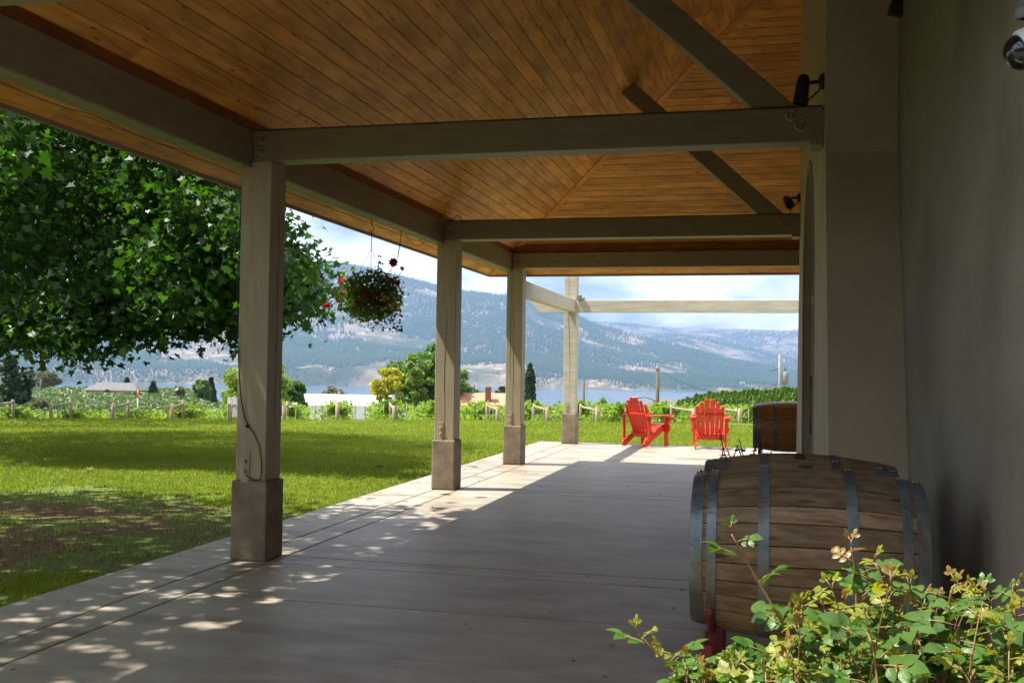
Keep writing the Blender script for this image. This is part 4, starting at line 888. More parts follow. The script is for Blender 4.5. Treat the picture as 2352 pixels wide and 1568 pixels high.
V = np.stack([np.stack([x - dxx, y - dyy, z], -1), np.stack([x + dxx, y + dyy, z], -1), np.stack([x + lx, y + ly, z + h], -1)], 1)
for msk, nm, mt_, lb in ((~bare, 'lawn_grass', 'leaf_grass', 'mown green grass of the lawn'), (bare, 'dry_grass', 'leaf_dry', 'sparse dry grass on the worn patch of lawn by the nearest post')):
    v_ = V[msk].reshape(-1, 3); tag(link(nm, npmesh(nm, v_, np.arange(len(v_)).reshape(-1, 3)), M[mt_]), lb, 'grass', kind='stuff')
# weedy tufts in the worn patch
Pw, hwv = [], []
for k in range(46):
    a, r_ = g.uniform(0, 6.28), 3.0 * math.sqrt(g.uniform()); cx_, cy_ = -7.2 + r_ * math.cos(a), 7.5 + r_ * math.sin(a)
    if cx_ > XE - .1: continue
    for q in range(40): Pw.append((cx_ + .07 * g.normal(), cy_ + .07 * g.normal(), -.05)); 
Pw = np.array(Pw); n = len(Pw); a = g.uniform(0, 6.28, n); h = g.uniform(.04, .11, n); w_ = .004
V = np.stack([Pw + np.stack([-w_ * np.cos(a), -w_ * np.sin(a), 0 * a], -1), Pw + np.stack([w_ * np.cos(a), w_ * np.sin(a), 0 * a], -1), Pw + np.stack([g.normal(size=n) * h * .35, g.normal(size=n) * h * .35, h], -1)], 1).reshape(-1, 3)
tag(link('weed_tufts', npmesh('weed_tufts', V, np.arange(len(V)).reshape(-1, 3)), M['leaf_lime']), 'weedy tufts growing in the worn patch of lawn', 'weeds', kind='stuff')
# fallen leaves
lfm = npmesh('fallen_leaf', np.array([(a * .16, b * .16, .02 * abs(a) * 3) for a, b in SH_STAR]), [list(range(12))]); lfm.materials.append(M['leaf_dry'])
for (px, py), lb in (((206, 1068), 'curled brown leaf lying on the sunlit lawn at left'), ((1155, 1094), 'pale dry leaf lying on the lawn between second and third post'), ((870, 1060), 'small dry leaf on shaded lawn right of the nearest post'), ((855, 1135), 'tiny dry leaf on sunlit lawn right of the nearest post')):
    q = ray(px, py); t_ = (-.06 - EYE) / q.z; o = link('fallen_leaf', lfm, None, None, (q.x * t_, q.y * t_, -.01), (.3, .2, px)); o.location.z = float(tz(q.x * t_, q.y * t_)) + .03; tag(o, lb, 'leaf', 'fallen leaves')

# ------------------------------------------------------------------ vineyard behind the lawn
ED = np.array([.919, .394])                             # direction of the lawn edge
near_px = [-150, -18, 122.9, 264.8, 398, 529, 653, 774, 903.6, 1021, 1139, 1252.6, 1366, 1476, 1586, 1691, 1795]
def edge_pt(px, r=40.15):
    q = ray(px, 955); t_ = r / (q.x * RD[0] + q.y * RD[1]); return np.array([q.x * t_, q.y * t_])
pos_words = ['beyond the left frame edge', 'at the far left edge of the vineyard', 'below the tall ragged conifer and its neighbour', 'left of the house in the hillside vineyard', 'with a yellow tag on its end post', 'just left of the nearest porch post', 'just right of the nearest porch post', 'seen end-on below the white greenhouse', 'below the golden shrub', 'hidden behind the second porch post', 'between second and third porch post', 'just right of the third porch post', 'right of the pergola post', 'behind the left red chair', 'between the two red chairs', 'right of the right red chair', 'behind the far barrel']
for i, px in enumerate(near_px):
    p = edge_pt(px); zb = -1.42 + .34 * min(max((px - 100) / 900, 0), 1)
    row = empty('vine_row', (p[0], p[1], zb)); tag(row, 'leafy grapevine row ' + pos_words[i], 'vine row', 'vineyard rows behind the lawn')
    L_ = 16.0; g = np.random.default_rng(100 + i); n = 3300
    s = g.uniform(0, 1, n) ** 1.5 * L_ + 2.5; lat = g.normal(size=n) * .27
    hump = 1.22 + .13 * np.sin(s * 2.3 + i * 1.7) + .09 * np.sin(s * 5.1 + i); zz = .45 + (hump - .45) * g.uniform(0, 1, n) ** .55
    if px < 300: zz *= .88
    gz = -.065 * s
    P = np.stack([RD[0] * s + ED[0] * lat, RD[1] * s + ED[1] * lat, zz + gz], -1)
    # young shoots sticking out
    V, Fc = leaves(P, .135, SH_OVAL * np.array([1.35, 1]), None, .9, .3, seed=200 + i)
    tag(link('vine_canopy', npmesh('vine_canopy', V, Fc), M['leaf_vine'], row), kind='stuff')
    n = 1100; s = g.uniform(0, 1, n) * 5 + .3; P = np.stack([RD[0] * s + ED[0] * g.normal(size=n) * .25, RD[1] * s + ED[1] * g.normal(size=n) * .25, g.uniform(.0, .75, n) - .065 * s], -1)
    V, Fc = leaves(P, .10, SH_OVAL, None, .9, .3, seed=300 + i); tag(link('undergrowth', npmesh('undergrowth', V, Fc), M['leaf_lime'], row), kind='stuff')
    for k in range(4):
        s = .2 + k * 1.4 + g.uniform(-.2, .2); la = g.uniform(-.5, .5); h = g.uniform(.95, 1.2)
        o = tube('stake', [(0, 0, -.2), (g.uniform(-.03, .03), 0, h)], .015, M['stake'], row, 5); o.location = (RD[0] * s * .2 + ED[0] * la - RD[0] * .25, RD[1] * s * .2 + ED[1] * la - RD[1] * .25, 0)
    if 13 > i or i > 12:
        br = empty('end_brace', (p[0], p[1], -.80)); tag(br, 'log end brace of the vine row ' + pos_words[i], 'log brace', 'log braces at the vineyard edge')
        hh = 1.0 if i > 4 else .98
        lg1 = tube('near_log', [(0, 0, -.3), (0, 0, hh - .22)], [.07, .064], M['log'], br, 10); lg1.location = (-RD[0] * .35, -RD[1] * .35, 0)
        lg2 = tube('far_log', [(RD[0] * 2.6, RD[1] * 2.6, -.5), (RD[0] * 2.4, RD[1] * 2.4, hh - .20)], [.066, .06], M['log'], br, 10)
        tube('rail', [(-RD[0] * .30, -RD[1] * .30, hh - .36), (RD[0] * 2.42, RD[1] * 2.42, hh - .31)], [.055, .05], M['log'], br, 10)
        tubes('brace_wire', [([(-RD[0] * .3, -RD[1] * .3, hh - .35), (RD[0] * 1.7, RD[1] * 1.7, -.2)], .008)], M['grey_metal'], br, 4)
        if i in (4, 14):
            tgp = box('tag_plate', -.04, .04, -.012, .0, -.08, .09, M['yellow'], br); tgp.location = (-RD[0] * .35 - .0, -RD[1] * .35 - .085, hh - .52)

# ------------------------------------------------------------------ trees and buildings beyond
def gz_(x, y): return float(tz(x, y))
def mid_tree(name, px0, px1, ptop, dist, mat, label, shape='round', n=2600, leaf=None, seed=1, group='trees beyond the vineyard', pbot=None, cat='tree'):
    pc = (px0 + px1) / 2; top = atD(pc, ptop, dist); a = atD(px0, ptop, dist); b_ = atD(px1, ptop, dist); wdt = (a - b_).length
    z0 = gz_(top.x, top.y) if pbot is None else atD(pc, pbot, dist).z
    H_ = top.z - z0; tr = empty(name, (top.x, top.y, z0)); tag(tr, label, cat, group)
    rx = wdt / 2; leaf = leaf or max(.0045 * dist, .12); g = random.Random(seed); lobes = []
    if shape == 'cone':
        gg = np.random.default_rng(seed); u = gg.uniform(0, 1, n) ** .7; z = H_ * (1 - .93 * u); tier = .75 + .25 * np.abs(np.sin(z * 2.2 / max(H_, 1) * 9)); rr_ = rx * u ** .9 * tier * (.55 + .45 * gg.uniform(0, 1, n) ** .5); an = gg.uniform(0, 6.28, n)
        P = np.stack([rr_ * np.cos(an), rr_ * np.sin(an), z], -1); nn_ = np.stack([np.cos(an), np.sin(an), .4 + 0 * an], -1)
    elif shape == 'ragged':
        gg = np.random.default_rng(seed); P = []
        for k in range(46):
            z = H_ * gg.uniform(.28, .98); L_ = rx * (1.1 - .75 * z / H_) * gg.uniform(.5, 1.1); an = gg.uniform(0, 6.28); m_ = n // 46
            s = gg.uniform(.1, 1, m_); P.append(np.stack([L_ * s * np.cos(an) + .25 * gg.normal(size=m_), L_ * s * np.sin(an) + .25 * gg.normal(size=m_), z - .25 * L_ * s + .22 * gg.normal(size=m_)], -1))
        P = np.concatenate(P); nn_ = None
    elif shape in ('column', 'hedge'):
        gg = np.random.default_rng(seed); u = gg.uniform(0, 1, n); prof = np.interp(u, [0, .08, .5, .85, 1], [.75, .95, 1, .75, .12] if shape == 'column' else [1, 1, 1, .8, .1]); an = gg.uniform(0, 6.28, n); rr_ = rx * prof * (.7 + .3 * gg.uniform(0, 1, n))
        P = np.stack([rr_ * np.cos(an), rr_ * np.sin(an), H_ * u], -1); nn_ = np.stack([np.cos(an), np.sin(an), .2 + 0 * an], -1)
    else:
        lw_ = .42 if shape == 'round' else .3
        for k in range(44):
            an = g.uniform(0, 6.28); u = math.sqrt(g.uniform(0, 1)); zz = g.uniform(.2, .92); rad = rx * .78 * math.sqrt(max(1 - ((zz - .52) / .52) ** 2, .05)); s_ = rx * g.uniform(.14, .30)
            lobes.append(((rad * u * math.cos(an), rad * u * math.sin(an), zz * H_ - s_ * .1), (s_, s_, s_ * .75), s_ ** 2))
        P, nn_ = in_lobes(lobes, n, seed, .5); P[:, 2] = np.minimum(P[:, 2], H_)
    V, Fc = leaves(P, leaf, SH_OVAL * np.array([1.3, 1]), nn_, .8, .2, seed=seed + 3)
    tag(link('crown', npmesh('crown', V, Fc), mat, tr), kind='stuff')
    tube('trunk', [(0, 0, -.5), (.05, 0, H_ * .45), (0, 0, H_ * .85)], [max(.10, H_ * .022), H_ * .015, .04], M['bark'], tr, 8)
    return tr
mid_tree('broad_tree', 880, 1110, 783, 95, M['leaf_green'], 'large round green tree behind the second porch post', n=15000, seed=3, leaf=.29)
mid_tree('golden_shrub', 836, 945, 838, 88, M['leaf_yellow'], 'golden yellow shrub at the left foot of the large green tree', n=4200, seed=4, leaf=.24)
mid_tree('broad_tree', 925, 1000, 800, 90, M['leaf_lime'], 'lighter green tree leaning in front of the large tree left side', n=2200, seed=41, leaf=.36)
mid_tree('broad_tree', 500, 690, 826, 75, M['leaf_lime'], 'bright yellow green tree standing behind the nearest porch post', n=9000, seed=5, leaf=.25)
mid_tree('broad_tree', 630, 712, 868, 78, M['leaf_green'], 'lower green tree just right of the nearest porch post', n=3600, seed=6, leaf=.25)
mid_tree('broad_tree', 728, 808, 882, 160, M['leaf_olive'], 'small olive tree peeping above the white greenhouse roof', n=1400, seed=7)
mid_tree('columnar_cypress', 1205, 1231, 836, 82, M['leaf_dark'], 'tall narrow dark cypress right of the third porch post', 'column', n=2400, seed=8, leaf=.30)
mid_tree('dark_tree', 1128, 1170, 882, 140, M['leaf_dark'], 'small dark tree above the orange roof', n=900, seed=9)
mid_tree('small_tree', 1365, 1402, 910, 70, M['leaf_lime'], 'small leafy tree top against the lake beside the pergola post', n=500, seed=10, leaf=.25)
mid_tree('light_tree', 1700, 1762, 889, 120, M['leaf_lime'], 'light green willowy tree behind the cedar hedge', n=1400, seed=11)
mid_tree('dark_conifer', 1796, 1818, 888, 95, M['leaf_cedar'], 'pointed green conifer at the right end of the cedar hedge', 'cone', n=900, seed=12, leaf=.3)
mid_tree('purple_tree', 1816, 1838, 884, 110, M['leaf_purple'], 'purple leaved tree beside the wall edge', n=600, seed=13)
# left hillside
mid_tree('ragged_conifer', -8, 56, 820, 105, M['leaf_dark'], 'tall ragged conifer at the far left', 'ragged', n=1500, seed=14, leaf=.36, pbot=948)
mid_tree('ragged_conifer', 40, 70, 858, 108, M['leaf_dark'], 'thinner ragged conifer right of the tall one at the far left', 'ragged', n=1200, seed=15, leaf=.4, pbot=946)
mid_tree('dark_tree', 44, 92, 852, 310, M['leaf_dark'], 'dark round tree on the hillside crest behind the ragged conifers', n=1200, seed=16, leaf=1.3)
mid_tree('olive_tree', 78, 143, 855, 300, M['leaf_olive'], 'wide olive green tree on the hillside crest', n=1800, seed=17, leaf=1.2, pbot=890)
mid_tree('purple_tree', 258, 282, 882, 235, M['leaf_purple'], 'dark plum tree behind the hillside house', n=600, seed=18, leaf=.9)
mid_tree('dark_conifer', 280, 303, 868, 230, M['leaf_dark'], 'pointed dark conifer right of the hillside house', 'cone', n=900, seed=19, leaf=.9, pbot=912)
mid_tree('dark_conifer', 334, 370, 878, 190, M['leaf_dark'], 'broad dark conifer standing alone in the hillside vineyard', 'cone', n=1200, seed=20, leaf=.8, pbot=930)
mid_tree('bush', 300, 326, 905, 170, M['leaf_dark'], 'dark round bush between the two dark conifers', n=600, seed=21, leaf=.7, pbot=930, cat='bush')
mid_tree('broad_tree', 443, 487, 872, 165, M['leaf_green'], 'rounded green tree left of the nearest porch post', n=1500, seed=22, leaf=.7, pbot=928)
mid_tree('dark_conifer', 470, 500, 868, 172, M['leaf_dark'], 'twin topped dark conifer behind the rounded green tree', 'cone', n=900, seed=23, leaf=.7, pbot=925)
mid_tree('small_tree', 404, 424, 892, 150, M['leaf_olive'], 'thin brownish tree in the hillside vineyard', 'ragged', n=700, seed=24, leaf=.45, pbot=935)
mid_tree('bush', 64, 112, 918, 90, M['leaf_olive'], 'pale silvery bush beside the ragged conifers', n=1200, seed=25, leaf=.35, pbot=948, cat='bush')
mid_tree('cedar_shrub', 239, 253, 898, 200, M['leaf_dark'], 'clipped dark shrub in front of the hillside house', 'column', n=500, seed=26, leaf=.7, pbot=915, cat='shrub')
mid_tree('bush', 0, 26, 900, 280, M['leaf_yellow'], 'yellowish bush behind the tall ragged conifer', n=500, seed=27, leaf=1.0, pbot=925, cat='bush')
# cedar hedge at right: one clipped tree beside the other
g_ = random.Random(9)
hx = 1560
k = 0; hedge_n = []
while hx < 1838:
    dist = 62 + (1800 - hx) * .03; tp = (922 - (hx - 1560) * .3 if hx < 1620 else 904 - (hx - 1620) * .06) + g_.uniform(-3.5, 3.5)
    hlab = ('cedar at the low left end of the clipped hedge beyond the red chairs' if k == 0 else 'slim green cedar in the tall clipped hedge right of the chairs')
    mid_tree('hedge_cedar', hx - 13, hx + 13, tp, dist, M['leaf_cedar'], hlab, 'hedge', n=1500, seed=300 + k, leaf=.24, group='cedars of the hedge', pbot=1000 if False else None); hx += 10; k += 1

# hillside vineyard rows at left
P = []; g = np.random.default_rng(77)
for k in range(70):
    d0 = 66 * (340 / 66.) ** (k / 69.); m_ = 900
    ph = g.uniform(-.80, -.46, m_); d = d0 * (1 + .002 * g.normal(size=m_)) + 6 * np.sin(ph * 8); x, y = d * np.sin(ph), d * np.cos(ph)
    P.append(np.stack([x, y, tz(x, y) + g.uniform(.1, 1.15, m_)], -1))
P = np.concatenate(P); dd = np.linalg.norm(P, axis=1)
V, Fc = leaves(P, 1.0, SH_OVAL * np.array([1.5, .9]), None, .7, 0, seed=5); V = (V.reshape(-1, 8, 3) - P[:, None]) * (dd[:, None, None] * .0017 + .08) + P[:, None]
tag(link('hillside_vines', npmesh('hillside_vines', V.reshape(-1, 3), Fc), M['leaf_hill']), 'rows of vines covering the hillside at left', 'vineyard', kind='stuff')

def place_building(name, px, py, dist, label, cat='house'):
    p = atD(px, py, dist); o = empty(name, p, (0, 0, YAW + math.atan2(-(px - CX), F) * -0 )); tag(o, label, cat); return o
# white greenhouse
gh = place_building('greenhouse', 775, 931, 125, 'long white plastic covered greenhouse beyond the vines', 'greenhouse'); wd = 13.0
prism('film_roof', [(-4, 0), (4, 0), (4, .2), (3.2, .95), (1.6, 1.25), (0, 1.32), (-1.6, 1.25), (-3.2, .95), (-4, .2)], 'x', -wd / 2, wd / 2, M['poly'], gh)
box('side_wall', -wd / 2 + .05, wd / 2 - .05, -3.95, 3.95, -3, -.003, M['poly'], gh)
for k in range(12): box('hoop_rib', -wd / 2 + k * wd / 11.3, -wd / 2 + k * wd / 11.3 + .05, -4.02, -3.9, -2, .2, M['grey_metal'], gh)
# orange roofed house with brick chimney
oh = place_building('orange_roof_house', 1118, 927, 92, 'low house with an orange shingled roof and brick chimney'); 
box('wall', -2.9, 2.9, -2, 2.6, -3.4, -.45, M['green_house'], oh)
rf = prism('roof', [(-2.6, -.5), (3.1, -.5), (.5, .95), (.2, .95)], 'x', -3.3, 3.3, M['roof_orange'], oh)
ch_ = box('chimney', -.02, .5, -1.3, -.8, -.2, 1.45, M['brick'], rf); ch_.location = (-.1, 0, 0)
box('chimney_cap', -.07, .35 + .1, -1.36, -.74, 1.451, 1.53, M['grey_metal'], rf)
# grey roof among vines
gr_ = place_building('grey_roof_house', 1535, 930, 85, 'grey hipped roof just above the vines between the chairs')
box('wall', -2.2, 2.2, -2, 2, -2.6, -.2, M['green_house'], gr_)
V = [(-2.7, -2.3, -.2), (2.7, -2.3, -.2), (2.7, 2.3, -.2), (-2.7, 2.3, -.2), (-.9, 0, .55), (.9, 0, .55)]
link('roof', pymesh('roof', V, [(3, 2, 1, 0), (0, 1, 5, 4), (1, 2, 5), (2, 3, 4, 5), (3, 0, 4)]), M['roof_grey'], gr_)
# hillside houses
h1 = place_building('hillside_house', 268, 912, 205, 'grey bungalow among dark trees on the hillside at left')
box('wall', -4.4, 4.4, -3, 3, -1.2, 1.35, M['green_house'], h1)
V = [(-5, -3.6, 1.35), (5, -3.6, 1.35), (5, 3.6, 1.35), (-5, 3.6, 1.35), (-3.2, 0, 2.7), (3.2, 0, 2.7)]
link('roof', pymesh('roof', V, [(3, 2, 1, 0), (0, 1, 5, 4), (1, 2, 5), (2, 3, 4, 5), (3, 0, 4)]), M['roof_grey'], h1)
for x in (-3, -1, 1, 3): wn = box('window', x - .5, x + .5, -3.03, -3.0, .1, .95, M['glass'], h1)
h2 = place_building('long_low_house', 205, 916, 200, 'long low brown roofed building left of the grey bungalow')
box('wall', -8, 8, -2.5, 2.5, -1.2, .35, M['green_house'], h2)
V = [(-8.6, -3, .35), (8.6, -3, .35), (8.6, 3, .35), (-8.6, 3, .35), (-6.4, 0, 1.05), (6.8, 0, 1.05)]
link('roof', pymesh('roof', V, [(3, 2, 1, 0), (0, 1, 5, 4), (1, 2, 5), (2, 3, 4, 5), (3, 0, 4)]), M['roof_orange'], h2)

# utility poles
def upole(px, ptop, dist, label, r=.13, arm=False, transf=False, light=False, metal=False):
    p = atD(px, ptop, dist); z0 = gz_(p.x, p.y); H_ = p.z - z0; o = empty('utility_pole', (p.x, p.y, z0)); tag(o, label, 'utility pole', 'utility poles beyond the vineyard')
    tube('shaft', [(0, 0, -.5), (0, 0, H_)], [r * 1.25, r], M['grey_metal'] if metal else M['pole'], o, 8)
    ax = CV
    if arm: tube('crossarm', [tuple(-ax * 1.0 + Vector((0, 0, H_ - .5))), tuple(ax * 1.0 + Vector((0, 0, H_ - .5)))], .06, M['pole'], o, 5)
    if transf:
        q = lathe('transformer', [(.2, 0), (.24, .05), (.24, .85), (.18, .95)], M['grey_metal'], o, 14, 'z'); q.location = ax * .42 + Vector((0, 0, H_ - 2.3))
        q = lathe('insulator', [(.05, 0), (.05, .25), (.02, .3)], M['grey_metal'], o, 8, 'z'); q.location = ax * .42 + Vector((0, 0, H_ - 1.3))
        tube('bracket_arm', [tuple(Vector((0, 0, H_ - 1.1))), tuple(-ax * .7 + Vector((0, 0, H_ - 1.3)))], .04, M['pole'], o, 5)
        for k, zz in enumerate((H_ - 4.0, H_ - 4.4, H_ - 7.4)): lathe('pole_fitting', [(.16, 0), (.2, .1), (.16, .25)], M['pole'], o, 8, 'z', (0, 0, zz))
    if light: tube('lamp_arm', [(0, 0, H_ - 2.6), tuple(-ax * .9 + Vector((0, 0, H_ - 2.25))), tuple(-ax * 1.9 + Vector((0, 0, H_ - 2.35)))], [.05, .05, .10], M['grey_metal'], o, 6)
    if light: tube('pole_sleeve', [(0, 0, H_ - .3), (0, 0, H_ + .05)], r * 1.1, M['grey_metal'], o, 8)
    return o, p
_, pa = upole(1341, 873, 150, 'dark utility pole just right of the pergola post', r=.16)
_, pb = upole(1511, 842, 78, 'dark utility pole with a lamp arm between the red chairs', r=.125, light=True)
_, pc_ = upole(1791, 812, 80, 'grey utility pole carrying a transformer above the hedge', r=.10, transf=True, metal=True)
for i, (px, pt, ds, lb) in enumerate([(94, 872, 230, 'thin pole in the hillside vineyard near the left trees'), (229, 874, 260, 'thin pole behind the long low hillside building'), (202, 890, 240, 'short pole on the hillside left of the buildings'), (349, 884, 300, 'distant pole above the lone hillside conifer'), (455, 880, 240, 'distant pole beside the rounded green hillside tree')]): upole(px, pt, ds, lb, r=.16)
def wire(a, b_, sag, label, r=.025):
    a, b_ = Vector(a), Vector(b_); mid = (a + b_) / 2 - Vector((0, 0, sag * 2)); o = tube('power_line', bezier(a, mid, b_, 14), r, M['cable'], None, 4); tag(o, label, 'power line', 'overhead power lines')
wire(pb - Vector((0, 0, .2)), pc_ - Vector((0, 0, 2.2)), 1.2, 'power line between the lamp pole and the transformer pole', .012)
wire(pa - Vector((0, 0, .4)), pb - Vector((0, 0, 3.4)), .6, 'power line between the pergola side pole and the lamp pole', .014)
wire(pc_ - Vector((0, 0, 3.0)), Vector(atD(1900, 880, 90)), .6, 'power line leaving the transformer pole to the right', .012)
# marker post
mk = empty('marker_post', atD(316, 942, 60)); tag(mk, 'thin white post with an orange top on the track behind the vines', 'marker post')
tube('post', [(0, 0, -.4), (0, 0, .62)], .035, M['white'], mk, 6); tube('orange_top', [(0, 0, .62), (0, 0, 1.02)], .045, M['orange_tag'], mk, 6); mk.location.z += .05
bn = box('white_board', -.35, .35, -.02, .02, 0, 1.0, M['white']); p = atD(512 + 29, 968, 42); bn.location = (p.x, p.y, p.z - .05); tag(bn, 'small white patterned board partly hidden behind the nearest porch post', 'sign')

# ------------------------------------------------------------------ planter behind the barrels
pt = empty('planter', (-.16, 6.0, 0)); pt.location = (-.19, 6.85, 0); pt.scale = (1.12, 1.12, 1.12); tag(pt, 'planter with dark spiky and grassy leaves behind the second barrel', 'planter')
lathe('pot', [(.10, 0), (.15, .02), (.19, .55), (.21, .56), (.21, .60), (.18, .60), (.16, .5)], M['terracotta'], pt, 24)
P, nn = in_lobes([((0, 0, .68), (.19, .19, .10), 1)], 130, 4, .4); V, Fc = leaves(P, .075, SH_OVAL, nn, .6, .3, seed=3, cup=.2); tag(link('broad_leaves', npmesh('broad_leaves', V, Fc), M['leaf_pot'], pt), kind='stuff')
g = random.Random(2); sp_ = []; Pp = []
for k in range(9):
    a = g.uniform(0, 6.28); b0 = Vector((g.uniform(-.08, .12), g.uniform(-.08, .08), .6)); b1 = b0 + Vector((.10 * math.cos(a), .10 * math.sin(a), g.uniform(.24, .36))); sp_.append(([b0, b0.lerp(b1, .5), b1], .003))
    for q in range(12): t_ = .3 + .7 * q / 12; Pp.append(b0.lerp(b1, t_))
tubes('spikes', sp_, M['leaf_purple'], pt, 4); V, Fc = leaves(np.array(Pp), .034, SH_NEEDLE * np.array([2, 1]), None, 1.5, -.8, seed=8); tag(link('spike_leaves', npmesh('spike_leaves', V, Fc), M['leaf_purple'], pt), kind='stuff')
gb = []
for k in range(11):
    a = g.uniform(-1.2, 1.8); b0 = Vector((.20 + g.uniform(-.03, .03), g.uniform(-.03, .03), .58)); L_ = g.uniform(.2, .42); b2 = b0 + Vector((L_ * .5 * math.sin(a), .1 * g.uniform(-1, 1), L_ * math.cos(a) * .9)); gb.append((bezier(b0, b0 + Vector((L_ * .15 * math.sin(a), 0, L_ * .8)), b2, 6), [.003, .003, .003, .0025, .002, .0015, .0005]))
tubes('grass_blades', gb, M['leaf_pot'], pt, 4)

# ------------------------------------------------------------------ rose bush in the foreground
RY = 2.25
rb = empty('rose_bush', (.45, RY + .05, 0)); tag(rb, 'sunlit rose bush with glossy leaves and reddish young shoots in the lower right foreground', 'bush'); RB = Vector(rb.location)
def leaflet_me(w_, fold, curl, mat):
    pts = [(0, -.5), (.20, -.40), (.34, -.18), (.36, .05), (.26, .28), (.10, .44), (0, .54)]
    V = [Vector((0, -.5, 0)), Vector((0, -.15, .02)), Vector((0, .2, 0)), Vector((0, .54, -curl))]
    Rr = [Vector((x * w_, y, abs(x) * fold - curl * max(y, 0) * 1.5)) for x, y in pts[1:-1]]; Lf = [Vector((-v.x, v.y, v.z)) for v in Rr]
    V += Rr + Lf; Fc = []
    for o_, sg in ((4, 1), (9, -1)):
        f = [(0, o_, o_ + 1, 1), (1, o_ + 1, o_ + 2, 2), (2, o_ + 2, o_ + 3), (2, o_ + 3, o_ + 4, 3)]
        Fc += [q if sg > 0 else q[::-1] for q in f]
    me = pymesh('leaflet', V, Fc, True); me.materials.append(mat); return me
LM = {k: [leaflet_me(.95 + .15 * i, .25 + .15 * i, .12 + .1 * i, M[mt_]) for i in range(3)] for k, mt_ in (('g', 'leaf_rose'), ('y', 'leaf_young'), ('r', 'leaf_red'))}
g_ = random.Random(21); sprays = []; stems = []; leaflets = []
def add_leaflet(pos, direction, nrm, size, kind):
    leaflets.append((Vector(pos), direction.normalized(), nrm.normalized(), size, kind))
def compound(pos, direction, size, kind, n=5):
    d = Vector(direction).normalized(); nrm = (Vector((g_.uniform(-.5, .5) - .35, g_.uniform(-.5, .5) - .3, 1.0))).normalized(); nrm = (nrm - d * nrm.dot(d)).normalized(); sdv = d.cross(nrm)
    Lr = size * 1.7; end = Vector(pos) + d * Lr; stems.append(([Vector(pos), Vector(pos) + d * Lr * .5 + nrm * .004, end], [.0014, .0012, .0008]))
    add_leaflet(end + d * size * .5, d, nrm, size, kind)
    for k in range((n - 1) // 2):
        f = 1 - .42 * k - .12; c = Vector(pos) + d * Lr * f; s_ = size * (.92 - .12 * k)
        for sg in (-1, 1):
            dd_ = (d * .45 + sdv * sg * .9 - nrm * g_.uniform(-.1, .3)).normalized(); add_leaflet(c + dd_ * s_ * .52, dd_, (nrm + sdv * sg * g_.uniform(-.3, .3)), s_, kind)
def shoot(base, tip_, r=.0045, nleaf=8, size=.043, tipkind='y', start=.35, bend=.05):
    base, tip_ = Vector(base), Vector(tip_); ctrl = base.lerp(tip_, .55) + Vector((g_.uniform(-bend, bend), g_.uniform(-bend, bend), .04)); pth = bezier(base, ctrl, tip_, 12); stems.append((pth, [r * (1 - .65 * i / 12) for i in range(13)]))
    a = g_.uniform(0, 6.28)
    for k in range(nleaf):
        t_ = start + (1 - start) * (k + .5) / nleaf; i = min(int(t_ * 12), 11); p = pth[i].lerp(pth[i + 1], t_ * 12 - i); a += 2.4
        d = Vector((math.cos(a), math.sin(a), g_.uniform(.1, .6))); young = t_ > .8
        kd = tipkind if young else ('g' if t_ < .7 or g_.random() < .7 else 'y'); compound(p, d, size * (1.05 if not young else .62), kd, 5)
    for q in range(2): compound(tip_, Vector((g_.uniform(-.6, .6), g_.uniform(-.6, .6), 1)), size * .42, tipkind if q or g_.random() < .6 else 'r', 3)
def P2(px, py, Y=RY): return atY(px, py, Y)
# tall sprays that show against barrel and wall
for (bx, by), (tx, ty), Y, nl, tk in [((1925, 1640), (1680, 1225), 2.2, 6, 'g'), ((1800, 1700), (1520, 1500), 2.15, 4, 'y'), ((1640, 1640), (1465, 1455), 2.1, 4, 'y'), ((1960, 1600), (1955, 1255), 2.3, 8, 'r'), ((2040, 1600), (2010, 1290), 2.35, 8, 'y'), ((2230, 1600), (2195, 1340), 2.35, 6, 'r'), ((2330, 1640), (2380, 1385), 2.2, 6, 'y'), ((2180, 1650), (2330, 1420), 2.25, 7, 'y'), ((1860, 1640), (1830, 1400), 2.25, 7, 'y'), ((1780, 1700), (1700, 1520), 2.1, 5, 'g'), ((1700, 1700), (1600, 1545), 2.1, 5, 'g'), ((2100, 1640), (2090, 1350), 2.35, 8, 'y'), ((1750, 1650), (1790, 1500), 2.15, 6, 'g')]:
    shoot(P2(bx, by, Y), P2(tx, ty, Y), nleaf=nl, tipkind=tk, start=.15, size=.036)
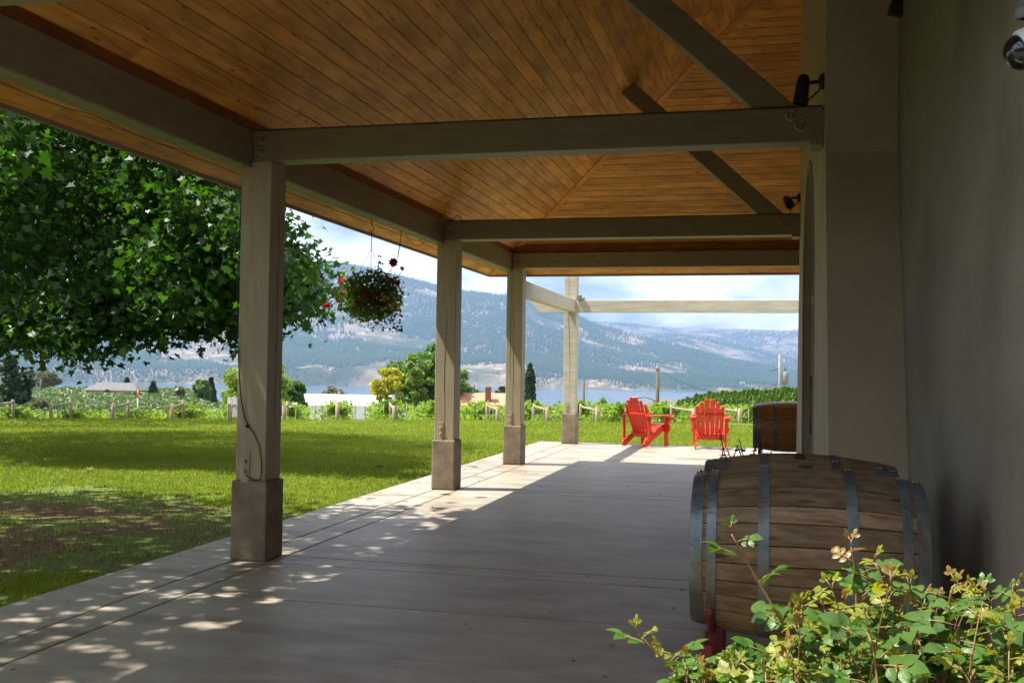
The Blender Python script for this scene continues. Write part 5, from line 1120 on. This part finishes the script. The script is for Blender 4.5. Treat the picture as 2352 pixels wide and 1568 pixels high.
# dense body
for k in range(78):
    px = g_.uniform(1790, 2420); top = 1395 + max(0, (1900 - px)) * .75 + g_.uniform(-55, 170); Y = g_.uniform(2.0, 2.6)
    t_ = P2(px, top, Y); shoot((t_.x + g_.uniform(-.1, .1), t_.y + g_.uniform(-.1, .1), t_.z - g_.uniform(.28, .42)), t_, nleaf=7, tipkind=g_.choice('gggyyyyr') if g_.random() < .5 else 'y', start=.1, size=g_.uniform(.029, .041), r=.003)
for k in range(26):
    px = g_.uniform(1560, 1850); top = 1530 + g_.uniform(-15, 60); Y = g_.uniform(1.95, 2.3); t_ = P2(px, top, Y)
    shoot((t_.x + g_.uniform(-.1, .1), t_.y + g_.uniform(-.1, .1), t_.z - .3), t_, nleaf=6, tipkind=g_.choice('gy'), start=.1, size=.036, r=.003)
canes = []
for k in range(16):
    px = 1700 + k * 45; t_ = P2(px, 1640, g_.uniform(2.05, 2.5)); b0 = Vector((RB.x + g_.uniform(-.35, .35), RB.y + g_.uniform(-.15, .15), -.02)); canes.append((bezier(b0, b0.lerp(t_, .5) + Vector((0, 0, .15)), t_, 8), [.009, .009, .008, .008, .007, .007, .006, .006, .005]))
tubes('canes', [([p - RB for p in pth], r) for pth, r in canes], M['stem'], rb, 6)
tubes('stems', [([p - RB for p in pth], r) for pth, r in stems], M['stem'], rb, 5)
def leaf_mat4(pos, d, nrm, s):
    x = d.cross(nrm).normalized(); nrm = x.cross(d).normalized(); return Matrix(((x.x * s, d.x * s, nrm.x * s, pos.x), (x.y * s, d.y * s, nrm.y * s, pos.y), (x.z * s, d.z * s, nrm.z * s, pos.z), (0, 0, 0, 1)))
def vis(Lf):
    p = Lf[0]; q = p - Vector((0, 0, EYE)); return 1.0
leaflets.sort(key=lambda q: -(q[3] + (.02 if q[0].z > .93 else 0)))
big = leaflets[:300]; rest = leaflets[300:]
for p, d, nrm, s, kd in big:
    o = link('leaflet', LM[kd][g_.randrange(3)], None, rb); o.matrix_local = leaf_mat4(p - RB, d, nrm, s)
for kd, nm in (('g', 'green_leaflets'), ('y', 'young_leaflets'), ('r', 'red_leaflets')):
    V, Fc = [], []
    for p, d, nrm, s, k2 in rest:
        if k2 != kd: continue
        mt_ = leaf_mat4(p - RB, d, nrm, s); me = LM[kd][0]; o_ = len(V); V += [mt_ @ v.co for v in me.vertices]; Fc += [tuple(i + o_ for i in f.vertices) for f in me.polygons]
    if V: tag(link(nm, pymesh(nm, V, Fc, True), LM[kd][0].materials[0], rb), kind='stuff')
print('leaflets', len(leaflets), 'objects', len(bpy.data.objects))
